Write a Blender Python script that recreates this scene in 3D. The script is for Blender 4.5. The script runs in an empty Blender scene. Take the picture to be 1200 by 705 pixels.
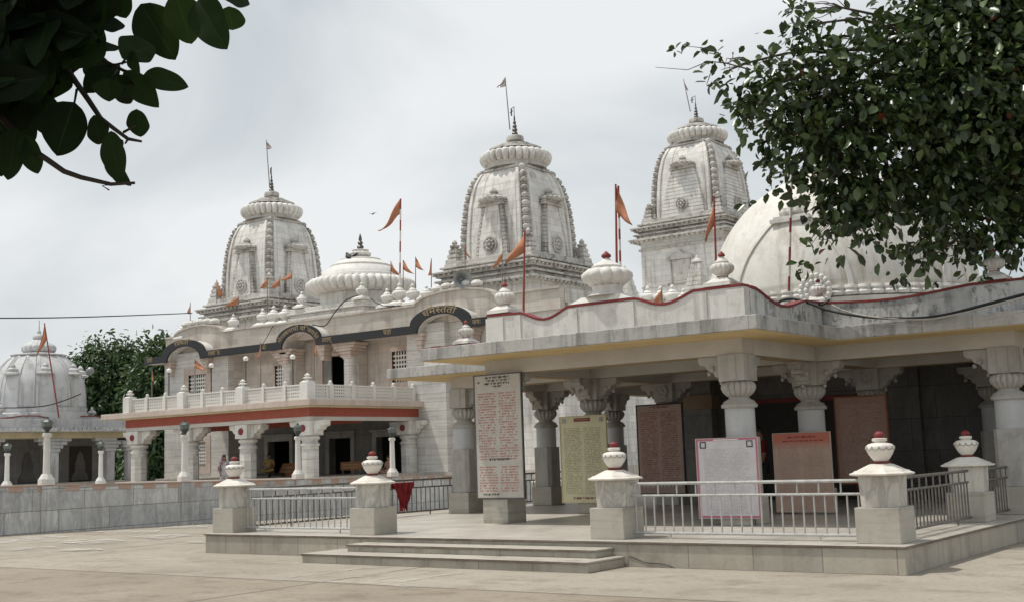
import bpy, bmesh, math, random
from mathutils import Vector, Matrix, noise as mnoise
R = math.radians
PI = math.pi
rnd = random.Random(7)
sc = bpy.context.scene
COL = sc.collection

# ------------------------------------------------------------------ camera, sky, sun, exposure
# world axes: u (x) runs along the pavilion front to the right, v (y) runs away from the plaza, z up
F_PX, PITCH, ROLL, YAW, EYE = 1403.0, R(7.305), R(-1.94), R(36.67), 1.6
_f = Vector((0, math.cos(PITCH), math.sin(PITCH)))
_r = Vector((1, 0, 0)); _u = _r.cross(_f)
CR = math.cos(ROLL) * _r + math.sin(ROLL) * _u
CU = -math.sin(ROLL) * _r + math.cos(ROLL) * _u
_M = Matrix(((math.cos(YAW), -math.sin(YAW), 0), (math.sin(YAW), math.cos(YAW), 0), (0, 0, 1)))
CR, CU, CF = _M @ CR, _M @ CU, _M @ _f
EYEP = Vector((0, 0, EYE))
cd = bpy.data.cameras.new('camera')
cam = bpy.data.objects.new('camera', cd); COL.objects.link(cam)
cd.sensor_width = 36; cd.lens = F_PX / 1200 * 36
cd.clip_start = 0.1; cd.clip_end = 3000
m3 = Matrix((CR, CU, -CF)).transposed()
cam.matrix_world = Matrix.Translation(EYEP) @ m3.to_4x4()
sc.camera = cam

SUN_DIR = Vector((-0.36, -0.20, 1.0)).normalized()
wd = bpy.data.worlds.new('World'); sc.world = wd; wd.use_nodes = True
nt = wd.node_tree; nt.nodes.clear()
def wn(t, **k):
    n = nt.nodes.new(t)
    for a, b in k.items(): setattr(n, a, b)
    return n
out = wn('ShaderNodeOutputWorld')
sky = wn('ShaderNodeTexSky', sky_type='NISHITA', sun_disc=False)
sky.sun_elevation = math.asin(SUN_DIR.z)
sky.sun_rotation = math.atan2(SUN_DIR.x, SUN_DIR.y)
sky.dust_density = 3.0
bg1 = wn('ShaderNodeBackground'); bg1.inputs['Strength'].default_value = 0.11
nt.links.new(sky.outputs[0], bg1.inputs[0])
tc = wn('ShaderNodeTexCoord')
mp = wn('ShaderNodeMapping'); mp.inputs['Scale'].default_value = (1.0, 1.0, 1.9); mp.inputs['Location'].default_value = (0.35, 0.2, 0.1)
nt.links.new(tc.outputs['Generated'], mp.inputs[0])
nz = wn('ShaderNodeTexNoise'); nz.inputs['Scale'].default_value = 2.1; nz.inputs['Detail'].default_value = 7; nz.inputs['Roughness'].default_value = 0.5; nz.inputs['Distortion'].default_value = 0.5
nt.links.new(mp.outputs[0], nz.inputs['Vector'])
cr = wn('ShaderNodeValToRGB')
cr.color_ramp.elements[0].position = 0.36; cr.color_ramp.elements[0].color = (0.52, 0.57, 0.595, 1)
cr.color_ramp.elements[1].position = 0.63; cr.color_ramp.elements[1].color = (0.83, 0.845, 0.85, 1)
nt.links.new(nz.outputs[0], cr.inputs[0])
bg2 = wn('ShaderNodeBackground'); bg2.inputs['Strength'].default_value = 1.0
nt.links.new(cr.outputs[0], bg2.inputs[0])
mx = wn('ShaderNodeMixShader'); mx.inputs[0].default_value = 0.93
nt.links.new(bg1.outputs[0], mx.inputs[1]); nt.links.new(bg2.outputs[0], mx.inputs[2])
nt.links.new(mx.outputs[0], out.inputs[0])

sd = bpy.data.lights.new('sun', 'SUN'); sun = bpy.data.objects.new('sun', sd); COL.objects.link(sun)
sd.energy = 2.9; sd.angle = R(2.0); sd.color = (1.0, 0.95, 0.87)
sun.rotation_euler = (-SUN_DIR).to_track_quat('-Z', 'Y').to_euler()
sun.location = (0, 0, 60)
sc.view_settings.view_transform = 'Standard'; sc.view_settings.look = 'None'
sc.view_settings.exposure = 0.1; sc.view_settings.gamma = 1.0
sc.cycles.max_bounces = 8; sc.cycles.diffuse_bounces = 4

# ------------------------------------------------------------------ helpers
def at(x, y, **k):
    """world point seen at photo pixel (x, y) on the plane u=, v= or z= (or at depth d=)"""
    d = CF + (x - 600) / F_PX * CR - (y - 352.5) / F_PX * CU
    (a, val), = k.items()
    if a == 'd': return EYEP + d * val
    i = 'uvz'.index(a)
    return EYEP + d * ((val - EYEP[i]) / d[i])

ORG = {}
def org(o):
    while o is not None:
        if o.name in ORG: return ORG[o.name]
        o = o.parent
    return Vector((0, 0, 0))

def tag(o, label, cat, group=None):
    o['label'] = label; o['category'] = cat
    if group: o['group'] = group
    return o
def thing(name, label, cat, loc=(0, 0, 0), group=None):
    o = bpy.data.objects.new(name, None); COL.objects.link(o)
    o.location = loc; o.empty_display_size = 0.3
    ORG[o.name] = Vector(loc)
    return tag(o, label, cat, group)
def dup(root, delta, label=None, rotz=0.0):
    def rec(o, p):
        c = o.copy(); COL.objects.link(c)
        if p: c.parent = p
        for ch in list(o.children): rec(ch, c)
        return c
    r = rec(root, None)
    r.location = Vector(root.location) + Vector(delta)
    ORG[r.name] = Vector(r.location)
    r.rotation_euler.z = rotz
    if label: r['label'] = label
    return r

class MB:
    def __init__(s): s.bm = bmesh.new(); s.mi = 0
    def _f(s, vs):
        try: f = s.bm.faces.new(vs)
        except ValueError: return None
        f.material_index = s.mi; return f
    def face(s, pts): return s._f([s.bm.verts.new(p) for p in pts])
    def loft(s, rings, closed=True, cap0=True, cap1=True):
        vr = [[s.bm.verts.new(p) for p in r] for r in rings]
        n = len(vr[0])
        for a, b in zip(vr, vr[1:]):
            for i in range(n if closed else n - 1):
                j = (i + 1) % n
                s._f((a[i], a[j], b[j], b[i]))
        if closed and cap0: s._f(list(reversed(vr[0])))
        if closed and cap1: s._f(vr[-1])
        return s
    def box(s, x0, x1, y0, y1, z0, z1):
        return s.loft([[(x0, y0, z), (x1, y0, z), (x1, y1, z), (x0, y1, z)] for z in (z0, z1)])
    def frustum(s, cx, cy, z0, z1, h0, h1, k0=None, k1=None):
        k0 = h0 if k0 is None else k0; k1 = h1 if k1 is None else k1
        return s.loft([[(cx - h, cy - k, z), (cx + h, cy - k, z), (cx + h, cy + k, z), (cx - h, cy + k, z)] for h, k, z in ((h0, k0, z0), (h1, k1, z1))])
    def prism_z(s, pts, z0, z1): return s.loft([[(p[0], p[1], z) for p in pts] for z in (z0, z1)])
    def prism_v(s, pts, v0, v1):      # outline in (u, z), extruded along v
        return s.loft([[(p[0], v, p[1]) for p in pts] for v in (v0, v1)])
    def prism_u(s, pts, u0, u1):      # outline in (v, z), extruded along u
        return s.loft([[(u, p[0], p[1]) for p in pts] for u in (u1, u0)])
    def strip_v(s, lo, hi, v0, v1):   # band between two (u,z) polylines, thick along v
        return s.loft([[(a[0], v0, a[1]), (b[0], v0, b[1]), (b[0], v1, b[1]), (a[0], v1, a[1])] for a, b in zip(lo, hi)])
    def lathe(s, cx, cy, prof, n=24, lobes=0, amp=0.0, rot=0.0, lobe_range=None):
        rings = []
        for r, z in prof:
            ring = []
            for i in range(n):
                t = 2 * PI * i / n
                k = 1.0
                if lobes and (lobe_range is None or lobe_range[0] <= z <= lobe_range[1]):
                    k = 1 - amp + amp * abs(math.cos(lobes * t / 2)) ** 0.6 * 1.0
                ring.append((cx + r * k * math.cos(t + rot), cy + r * k * math.sin(t + rot), z))
            rings.append(ring)
        return s.loft(rings)
    def tube(s, pts, rad, n=8):
        pts = [Vector(p) for p in pts]
        if not hasattr(rad, '__len__'): rad = [rad] * len(pts)
        rings = []
        for i, p in enumerate(pts):
            a = pts[max(i - 1, 0)]; b = pts[min(i + 1, len(pts) - 1)]
            d = (b - a).normalized()
            ref = Vector((0, 0, 1)) if abs(d.z) < 0.9 else Vector((1, 0, 0))
            x = d.cross(ref).normalized(); y = d.cross(x)
            rings.append([p + rad[i] * (math.cos(2 * PI * k / n) * x + math.sin(2 * PI * k / n) * y) for k in range(n)])
        return s.loft(rings)
    def ball(s, c, r, sz=1.0, n=12, m=8):
        return s.lathe(c[0], c[1], [(max(r * math.sin(PI * k / m), 0.002), c[2] - r * sz * math.cos(PI * k / m)) for k in range(m + 1)], n)
    def build(s, name, mats, parent=None, smooth=False, bevel=0.0, bseg=2):
        o_ = org(parent) if parent else Vector((0, 0, 0))
        if parent is not None or o_.length:
            for v in s.bm.verts: v.co -= o_
        bmesh.ops.recalc_face_normals(s.bm, faces=s.bm.faces)
        me = bpy.data.meshes.new(name)
        s.bm.to_mesh(me); s.bm.free()
        if not isinstance(mats, (list, tuple)): mats = [mats]
        for m in mats: me.materials.append(m)
        o = bpy.data.objects.new(name, me); COL.objects.link(o)
        if parent: o.parent = parent
        if smooth is True: me.polygons.foreach_set('use_smooth', [True] * len(me.polygons))
        elif smooth:
            me.polygons.foreach_set('use_smooth', [True] * len(me.polygons))
            me.set_sharp_from_angle(angle=R(smooth))
        if bevel:
            b = o.modifiers.new('bevel', 'BEVEL'); b.width = bevel; b.segments = bseg; b.limit_method = 'ANGLE'; b.angle_limit = R(40)
        return o
    def single(s, name, mats, label, cat, loc, group=None, **k):
        """a thing made of one mesh, origin at loc"""
        for v in s.bm.verts: v.co -= Vector(loc)
        o = s.build(name, mats, **k); o.location = loc; ORG[o.name] = Vector(loc)
        return tag(o, label, cat, group)

def boxes(name, mats, parent, lst, bevel=0.0):
    r_ = []
    for b_ in lst:
        q = MB(); q.box(*b_); r_.append(q.build(name, mats, parent, bevel=bevel))
    return r_

# ------------------------------------------------------------------ materials
class NT:
    def __init__(s, m): s.m = m; s.t = m.node_tree
    def n(s, typ, **k):
        q = s.t.nodes.new(typ)
        for a, b in k.items(): setattr(q, a, b)
        return q
    def L(s, a, b): s.t.links.new(a, b)
    def val(s, sock, v):
        if hasattr(v, 'is_linked') or isinstance(v, bpy.types.NodeSocket): s.L(v, sock)
        else: sock.default_value = v
    def math(s, op, a, b=0.0, c=None):
        q = s.n('ShaderNodeMath', operation=op)
        s.val(q.inputs[0], a); s.val(q.inputs[1], b)
        if c is not None: s.val(q.inputs[2], c)
        return q.outputs[0]
    def mix(s, f, a, b, blend='MIX'):
        q = s.n('ShaderNodeMix', data_type='RGBA', blend_type=blend)
        s.val(q.inputs[0], f)
        s.val(q.inputs[6], tuple(a) + (1,) if isinstance(a, tuple) and len(a) == 3 else a)
        s.val(q.inputs[7], tuple(b) + (1,) if isinstance(b, tuple) and len(b) == 3 else b)
        return q.outputs[2]
    def noise(s, vec, scale=1.0, detail=5.0, rough=0.6, dist=0.0):
        q = s.n('ShaderNodeTexNoise'); q.inputs['Scale'].default_value = scale; q.inputs['Detail'].default_value = detail
        q.inputs['Roughness'].default_value = rough; q.inputs['Distortion'].default_value = dist
        s.L(vec, q.inputs['Vector']); return q.outputs[0]
    def ramp(s, f, lo, hi):     # smooth 0..1
        q = s.n('ShaderNodeMapRange', interpolation_type='SMOOTHSTEP')
        q.inputs[1].default_value = lo; q.inputs[2].default_value = hi
        s.L(f, q.inputs[0]); return q.outputs[0]
    def scale(s, vec, sx, sy, sz):
        q = s.n('ShaderNodeVectorMath', operation='MULTIPLY'); s.L(vec, q.inputs[0]); q.inputs[1].default_value = (sx, sy, sz)
        return q.outputs[0]
    def comb(s, x, y, z=0.0):
        q = s.n('ShaderNodeCombineXYZ'); s.val(q.inputs[0], x); s.val(q.inputs[1], y); s.val(q.inputs[2], z); return q.outputs[0]
    def sep(s, v):
        q = s.n('ShaderNodeSeparateXYZ'); s.L(v, q.inputs[0]); return q.outputs
    def pos(s, rand=True):
        q = s.n('ShaderNodeTexCoord')
        if not rand: return q.outputs['Object']
        oi = s.n('ShaderNodeObjectInfo')
        a = s.n('ShaderNodeVectorMath', operation='ADD')
        k = s.math('MULTIPLY', oi.outputs['Random'], 37.0)
        s.L(q.outputs['Object'], a.inputs[0]); s.L(s.comb(k, k, 0.0), a.inputs[1])
        return a.outputs[0]
    def wall(s, p):             # (along the wall, up) for walls facing any axis
        g = s.n('ShaderNodeNewGeometry'); nn = s.sep(g.outputs['True Normal']); pp = s.sep(p)
        ax = s.math('ABSOLUTE', nn[0]); ay = s.math('ABSOLUTE', nn[1]); az = s.math('ABSOLUTE', nn[2])
        isx = s.math('GREATER_THAN', ax, ay)
        x = s.math('ADD', s.math('MULTIPLY', pp[1], isx), s.math('MULTIPLY', pp[0], s.math('SUBTRACT', 1.0, isx)))
        top = s.math('GREATER_THAN', az, 0.75)
        y = s.math('ADD', s.math('MULTIPLY', pp[1], top), s.math('MULTIPLY', pp[2], s.math('SUBTRACT', 1.0, top)))
        return s.comb(x, y, 0.0)
def newmat(name):
    m = bpy.data.materials.new(name); m.use_nodes = True
    n = NT(m); b = m.node_tree.nodes['Principled BSDF']
    return m, n, b

def stone(name, base, tint=None, var=0.16, stain=(0.10, 0.09, 0.075), stain_amt=0.35, streak=0.4, block=None, mortar=(0.12, 0.11, 0.10), band=0.0, vein=0.0,
          rough=0.6, bump=0.25, scale=1.0, spec=0.4, rand=True, grime=0.0, mort_size=0.012):
    m, n, b = newmat(name)
    p = n.pos(rand)
    tint = tint or tuple(c * 0.82 for c in base)
    c = n.mix(n.ramp(n.noise(p, 0.9 * scale, 6, 0.62), 0.35, 0.68), base, tint)
    fine = n.noise(p, 14 * scale, 4, 0.7)
    c = n.mix(n.math('MULTIPLY', n.ramp(fine, 0.4, 0.75), var), c, tuple(k * 0.6 for k in base))
    hgt = fine
    if band:
        q = n.noise(n.scale(p, 0.5, 0.5, 9.0), 1.0 * scale, 6, 0.65, 0.6)
        c = n.mix(n.math('MULTIPLY', n.ramp(q, 0.48, 0.66), band), c, tuple(k * 0.52 for k in base))
    if vein:
        q = n.noise(n.scale(p, 1.6, 1.6, 0.55), 1.5 * scale, 7, 0.62, 1.6)
        v = n.math('ABSOLUTE', n.math('SUBTRACT', q, 0.5))
        c = n.mix(n.math('MULTIPLY', n.math('SUBTRACT', 1.0, n.ramp(v, 0.0, 0.075)), vein), c, tuple(k * 0.42 for k in (base[0], base[1] * 1.02, base[2] * 1.06)))
    if block:
        w = n.wall(p)
        bt = n.n('ShaderNodeTexBrick'); n.L(w, bt.inputs['Vector'])
        bt.inputs['Scale'].default_value = 1.0; bt.inputs['Brick Width'].default_value = block[0]; bt.inputs['Row Height'].default_value = block[1]
        bt.inputs['Mortar Size'].default_value = mort_size; bt.inputs['Mortar Smooth'].default_value = 0.3; bt.inputs['Bias'].default_value = 0.0
        bt.inputs['Color1'].default_value = (0.82, 0.82, 0.83, 1); bt.inputs['Color2'].default_value = (1.06, 1.05, 1.03, 1); bt.inputs['Mortar'].default_value = (1, 1, 1, 1)
        c = n.mix(0.8, c, bt.outputs['Color'], 'MULTIPLY')
        c = n.mix(n.math('MULTIPLY', bt.outputs['Fac'], 0.75), c, mortar)
    if streak:
        q = n.noise(n.scale(p, 3.2, 3.2, 0.22), 1.0 * scale, 6, 0.65)
        q2 = n.noise(p, 0.45 * scale, 3, 0.5)
        f = n.math('MULTIPLY', n.ramp(q, 0.47, 0.66), n.ramp(q2, 0.32, 0.6))
        c = n.mix(n.math('MULTIPLY', f, streak), c, stain)
    if stain_amt:
        q = n.noise(p, 2.4 * scale, 9, 0.72)
        c = n.mix(n.math('MULTIPLY', n.ramp(q, 0.51, 0.68), stain_amt), c, stain)
    if grime:
        q = n.noise(n.scale(p, 1.0, 1.0, 0.55), 6.0 * scale, 10, 0.82)
        q2 = n.noise(p, 0.8 * scale, 4, 0.6)
        c = n.mix(n.math('MULTIPLY', n.math('MULTIPLY', n.ramp(q, 0.50, 0.60), n.ramp(q2, 0.36, 0.58)), grime), c, (0.06, 0.06, 0.056))
    n.L(c, b.inputs['Base Color'])
    b.inputs['Roughness'].default_value = rough
    b.inputs['Specular IOR Level'].default_value = spec
    if bump:
        q = n.n('ShaderNodeBump'); q.inputs['Strength'].default_value = bump; q.inputs['Distance'].default_value = 0.02
        n.L(hgt, q.inputs['Height']); n.L(q.outputs[0], b.inputs['Normal'])
    return m
def plain(name, col, rough=0.5, metal=0.0, var=0.25, scale=6.0, spec=0.4):
    m, n, b = newmat(name)
    p = n.pos()
    c = n.mix(n.ramp(n.noise(p, scale, 5, 0.65), 0.35, 0.7), col, tuple(k * (1 - var) for k in col))
    n.L(c, b.inputs['Base Color']); b.inputs['Roughness'].default_value = rough; b.inputs['Metallic'].default_value = metal
    b.inputs['Specular IOR Level'].default_value = spec
    return m

M = {}
M['tower'] = stone('weathered white marble', (0.74, 0.73, 0.70), (0.66, 0.645, 0.615), stain=(0.26, 0.21, 0.165), streak=0.6, stain_amt=0.2, block=(0.7, 0.36), mortar=(0.36, 0.35, 0.33), bump=0.2)
M['tower_trim'] = stone('stained white stone carving', (0.56, 0.54, 0.505), (0.43, 0.41, 0.375), stain=(0.11, 0.085, 0.065), streak=0.75, stain_amt=0.65, bump=0.3)
M['facade'] = stone('pale facade marble', (0.60, 0.56, 0.505), (0.50, 0.46, 0.41), stain=(0.32, 0.23, 0.165), streak=0.55, stain_amt=0.25, band=0.25, block=(1.4, 0.5), mortar=(0.34, 0.31, 0.28))
M['facade_pink'] = stone('pinkish facade stone', (0.56, 0.48, 0.42), (0.48, 0.39, 0.33), stain=(0.28, 0.2, 0.15), streak=0.35, stain_amt=0.25)
M['banded'] = stone('banded grey marble', (0.68, 0.665, 0.63), (0.58, 0.565, 0.53), stain=(0.28, 0.25, 0.21), streak=0.15, stain_amt=0.2, band=0.6, block=(3.0, 0.42), mortar=(0.3, 0.29, 0.28))
M['white'] = stone('weathered white paint', (0.70, 0.685, 0.65), (0.61, 0.59, 0.55), stain=(0.27, 0.22, 0.17), streak=0.6, stain_amt=0.25, grime=0.2, bump=0.15, rough=0.7)
M['white_clean'] = stone('white paint', (0.74, 0.73, 0.70), (0.67, 0.65, 0.61), stain=(0.33, 0.29, 0.23), streak=0.3, stain_amt=0.2, grime=0.08, bump=0.1, rough=0.6)
M['dome'] = stone('cream white dome paint', (0.69, 0.675, 0.63), (0.61, 0.59, 0.54), stain=(0.34, 0.29, 0.23), streak=0.6, stain_amt=0.25, grime=0.15, bump=0.12, rough=0.7)
M['dirty'] = stone('mould stained parapet plaster', (0.62, 0.62, 0.61), (0.5, 0.5, 0.49), stain=(0.09, 0.09, 0.09), streak=0.6, stain_amt=0.45, grime=0.75, bump=0.25, rough=0.8)
M['slab'] = stone('grey slab edge concrete', (0.50, 0.49, 0.47), (0.42, 0.41, 0.39), stain=(0.10, 0.095, 0.085), streak=0.65, stain_amt=0.45, grime=0.45, block=(0.82, 3.0), mortar=(0.25, 0.24, 0.23), bump=0.3, rough=0.85, rand=False)
M['soffit'] = stone('yellow soffit paint', (0.62, 0.47, 0.24), (0.55, 0.41, 0.2), streak=0.1, stain_amt=0.2, stain=(0.3, 0.22, 0.12), bump=0.1, rough=0.8)
M['beam'] = stone('white washed beam', (0.52, 0.495, 0.455), (0.45, 0.425, 0.39), streak=0.1, stain_amt=0.12, stain=(0.3, 0.26, 0.2), bump=0.1, rough=0.7)
M['plinth'] = stone('grey green marble cladding', (0.45, 0.42, 0.355), (0.38, 0.35, 0.295), stain=(0.17, 0.14, 0.11), streak=0.45, stain_amt=0.4, block=(0.95, 1.2), mortar=(0.14, 0.13, 0.115), bump=0.25, rough=0.55, rand=False, mort_size=0.008)
M['step'] = stone('step marble', (0.46, 0.43, 0.37), (0.39, 0.36, 0.31), stain=(0.16, 0.13, 0.11), streak=0.2, stain_amt=0.5, bump=0.25, rough=0.55)
M['edge'] = stone('worn brown step edge', (0.13, 0.098, 0.078), (0.22, 0.18, 0.15), stain=(0.07, 0.055, 0.045), stain_amt=0.4, streak=0, scale=2.5, rough=0.7)
M['floor'] = stone('polished floor marble', (0.54, 0.51, 0.455), (0.45, 0.42, 0.37), stain=(0.25, 0.215, 0.175), streak=0, stain_amt=0.45, block=(0.6, 0.6), mortar=(0.26, 0.24, 0.21), bump=0.08, rough=0.38, spec=0.5, rand=False)
M['post_base'] = stone('pillar base marble', (0.47, 0.445, 0.385), (0.40, 0.375, 0.325), stain=(0.2, 0.16, 0.12), streak=0.2, stain_amt=0.3, band=0.4, bump=0.15, rough=0.45)
M['post_shaft'] = stone('veined pillar marble', (0.60, 0.58, 0.53), (0.52, 0.49, 0.44), stain=(0.25, 0.21, 0.16), streak=0.3, stain_amt=0.2, vein=0.55, bump=0.12, rough=0.45)
M['post_white'] = stone('painted pillar cap', (0.74, 0.71, 0.65), (0.66, 0.62, 0.56), stain=(0.30, 0.24, 0.18), streak=0.2, stain_amt=0.3, bump=0.15, rough=0.55)
M['col_stone'] = stone('column shaft marble', (0.47, 0.455, 0.425), (0.40, 0.385, 0.36), stain=(0.2, 0.17, 0.14), streak=0.2, stain_amt=0.25, vein=0.3, bump=0.15, rough=0.45)
M['col_white'] = stone('painted column drum', (0.51, 0.52, 0.53), (0.45, 0.455, 0.46), stain=(0.24, 0.22, 0.2), streak=0.15, stain_amt=0.15, bump=0.1, rough=0.6)
M['cap_stone'] = stone('carved capital stone', (0.43, 0.415, 0.385), (0.35, 0.335, 0.31), stain=(0.13, 0.105, 0.08), streak=0.25, stain_amt=0.5, bump=0.3, rough=0.7)
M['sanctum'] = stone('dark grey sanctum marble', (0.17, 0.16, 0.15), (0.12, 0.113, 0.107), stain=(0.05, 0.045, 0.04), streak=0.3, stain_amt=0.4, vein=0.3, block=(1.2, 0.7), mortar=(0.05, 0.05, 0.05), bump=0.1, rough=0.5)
M['grey_wall'] = stone('grey porch marble', (0.25, 0.245, 0.235), (0.2, 0.195, 0.185), stain=(0.1, 0.09, 0.08), streak=0.2, stain_amt=0.3, vein=0.35, block=(1.2, 0.8), mortar=(0.1, 0.1, 0.1), bump=0.1, rough=0.55)  # dark tone takes in the shade under the porch canopy
M['brown_stone'] = stone('brown pilaster stone', (0.30, 0.22, 0.15), (0.25, 0.18, 0.12), stain=(0.1, 0.07, 0.05), streak=0.2, stain_amt=0.3, rough=0.7)
M['retain'] = stone('grey retaining marble', (0.66, 0.665, 0.655), (0.50, 0.51, 0.51), stain=(0.2, 0.185, 0.165), streak=0.4, stain_amt=0.3, vein=0.4, block=(1.55, 0.56), mortar=(0.13, 0.125, 0.12), bump=0.2, rough=0.6, rand=False)
M['coping'] = stone('pink coping stone', (0.50, 0.36, 0.29), (0.42, 0.29, 0.23), stain=(0.25, 0.18, 0.15), streak=0, stain_amt=0.3, rough=0.7)
M['shrine'] = stone('grey white shrine plaster', (0.58, 0.585, 0.585), (0.48, 0.485, 0.49), stain=(0.22, 0.22, 0.22), streak=0.6, stain_amt=0.4, bump=0.2, rough=0.75)
M['brown_paint'] = stone('tan beam paint', (0.34, 0.25, 0.145), (0.29, 0.21, 0.12), streak=0.1, stain_amt=0.2, rough=0.8)
M['cream'] = stone('cream yellow plaster', (0.60, 0.52, 0.34), (0.53, 0.45, 0.29), streak=0.2, stain_amt=0.2, rough=0.8)
M['red'] = plain('dark red trim paint', (0.22, 0.032, 0.03), 0.6)
M['orange_red'] = plain('orange red fascia paint', (0.31, 0.068, 0.040), 0.6, var=0.2)
M['black'] = plain('charcoal sign band', (0.022, 0.023, 0.026), 0.5, var=0.2)
M['gold'] = plain('dull gold lettering', (0.36, 0.27, 0.15), 0.5, var=0.35, scale=30)
M['rail'] = plain('grey painted steel', (0.50, 0.50, 0.485), 0.45, 0.2, var=0.25, scale=10)
M['rail_dark'] = plain('weathered brown steel', (0.17, 0.155, 0.14), 0.55, 0.2, var=0.4, scale=10)
M['saffron'] = plain('saffron cloth', (0.47, 0.215, 0.125), 0.8, var=0.2, spec=0.1)
M['faded_flag'] = plain('faded cloth', (0.42, 0.37, 0.35), 0.85, var=0.3, spec=0.1)
M['pole'] = plain('thin grey pole', (0.22, 0.19, 0.18), 0.5, 0.3)
M['pole_red'] = plain('red painted pole', (0.30, 0.06, 0.05), 0.5)
M['metal_dark'] = plain('tarnished metal', (0.13, 0.125, 0.12), 0.45, 0.6)
M['horn'] = plain('grey horn metal', (0.30, 0.31, 0.31), 0.4, 0.5)
M['wire'] = plain('black cable', (0.02, 0.02, 0.022), 0.6)
M['wire_pale'] = plain('pale cable sheath', (0.45, 0.42, 0.38), 0.6)
M['globe'] = plain('milk glass globe', (0.80, 0.79, 0.76), 0.3, var=0.08)
M['lantern'] = plain('dark lantern metal', (0.07, 0.085, 0.08), 0.4, 0.4)
M['glass_dark'] = plain('dusty lantern glass', (0.16, 0.19, 0.18), 0.2, 0.0)
M['cloth_red'] = plain('dark red cloth', (0.24, 0.03, 0.035), 0.9, var=0.4, spec=0.1)
M['sign_brown'] = plain('brown orange sign board', (0.30, 0.12, 0.05), 0.6, var=0.25)
M['blue_door'] = plain('dark blue door paint', (0.03, 0.05, 0.10), 0.5)
M['wood_dark'] = plain('dark door wood', (0.035, 0.028, 0.024), 0.6)
M['bark'] = stone('tree bark', (0.13, 0.105, 0.085), (0.09, 0.07, 0.055), stain=(0.04, 0.03, 0.025), streak=0.4, stain_amt=0.5, scale=3.0, rough=0.9, bump=0.6)
M['twig'] = plain('dark twig bark', (0.035, 0.027, 0.022), 0.8, var=0.4, scale=40)
M['skin'] = plain('brown skin', (0.23, 0.12, 0.075), 0.55, var=0.1)
M['hair'] = plain('black hair', (0.012, 0.010, 0.010), 0.5, var=0.1)
for nm, c in (('yellow cloth', (0.30, 0.20, 0.08)), ('pale grey cloth', (0.42, 0.40, 0.42)), ('pinkish brown cloth', (0.32, 0.20, 0.16)), ('dark red shirt', (0.13, 0.02, 0.02)), ('dark trousers', (0.035, 0.035, 0.04)), ('mauve veil', (0.26, 0.2, 0.24))):
    M[nm] = plain(nm, c, 0.85, var=0.2, spec=0.1)
def jali_mat():
    m, n, b = newmat('pierced stone lattice')
    p = n.wall(n.pos(False))
    v = n.n('ShaderNodeTexVoronoi', feature='F1'); v.inputs['Scale'].default_value = 7.0; v.inputs['Randomness'].default_value = 0.1
    n.L(p, v.inputs['Vector'])
    f = n.math('LESS_THAN', v.outputs['Distance'], 0.27)
    tr = n.n('ShaderNodeBsdfTransparent'); mxs = n.n('ShaderNodeMixShader')
    b.inputs['Base Color'].default_value = (0.66, 0.64, 0.60, 1); b.inputs['Roughness'].default_value = 0.7
    n.L(f, mxs.inputs[0]); n.L(b.outputs[0], mxs.inputs[1]); n.L(tr.outputs[0], mxs.inputs[2])
    o = [q for q in m.node_tree.nodes if q.type == 'OUTPUT_MATERIAL'][0]
    n.L(mxs.outputs[0], o.inputs[0]); return m
M['jali'] = jali_mat()

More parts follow.
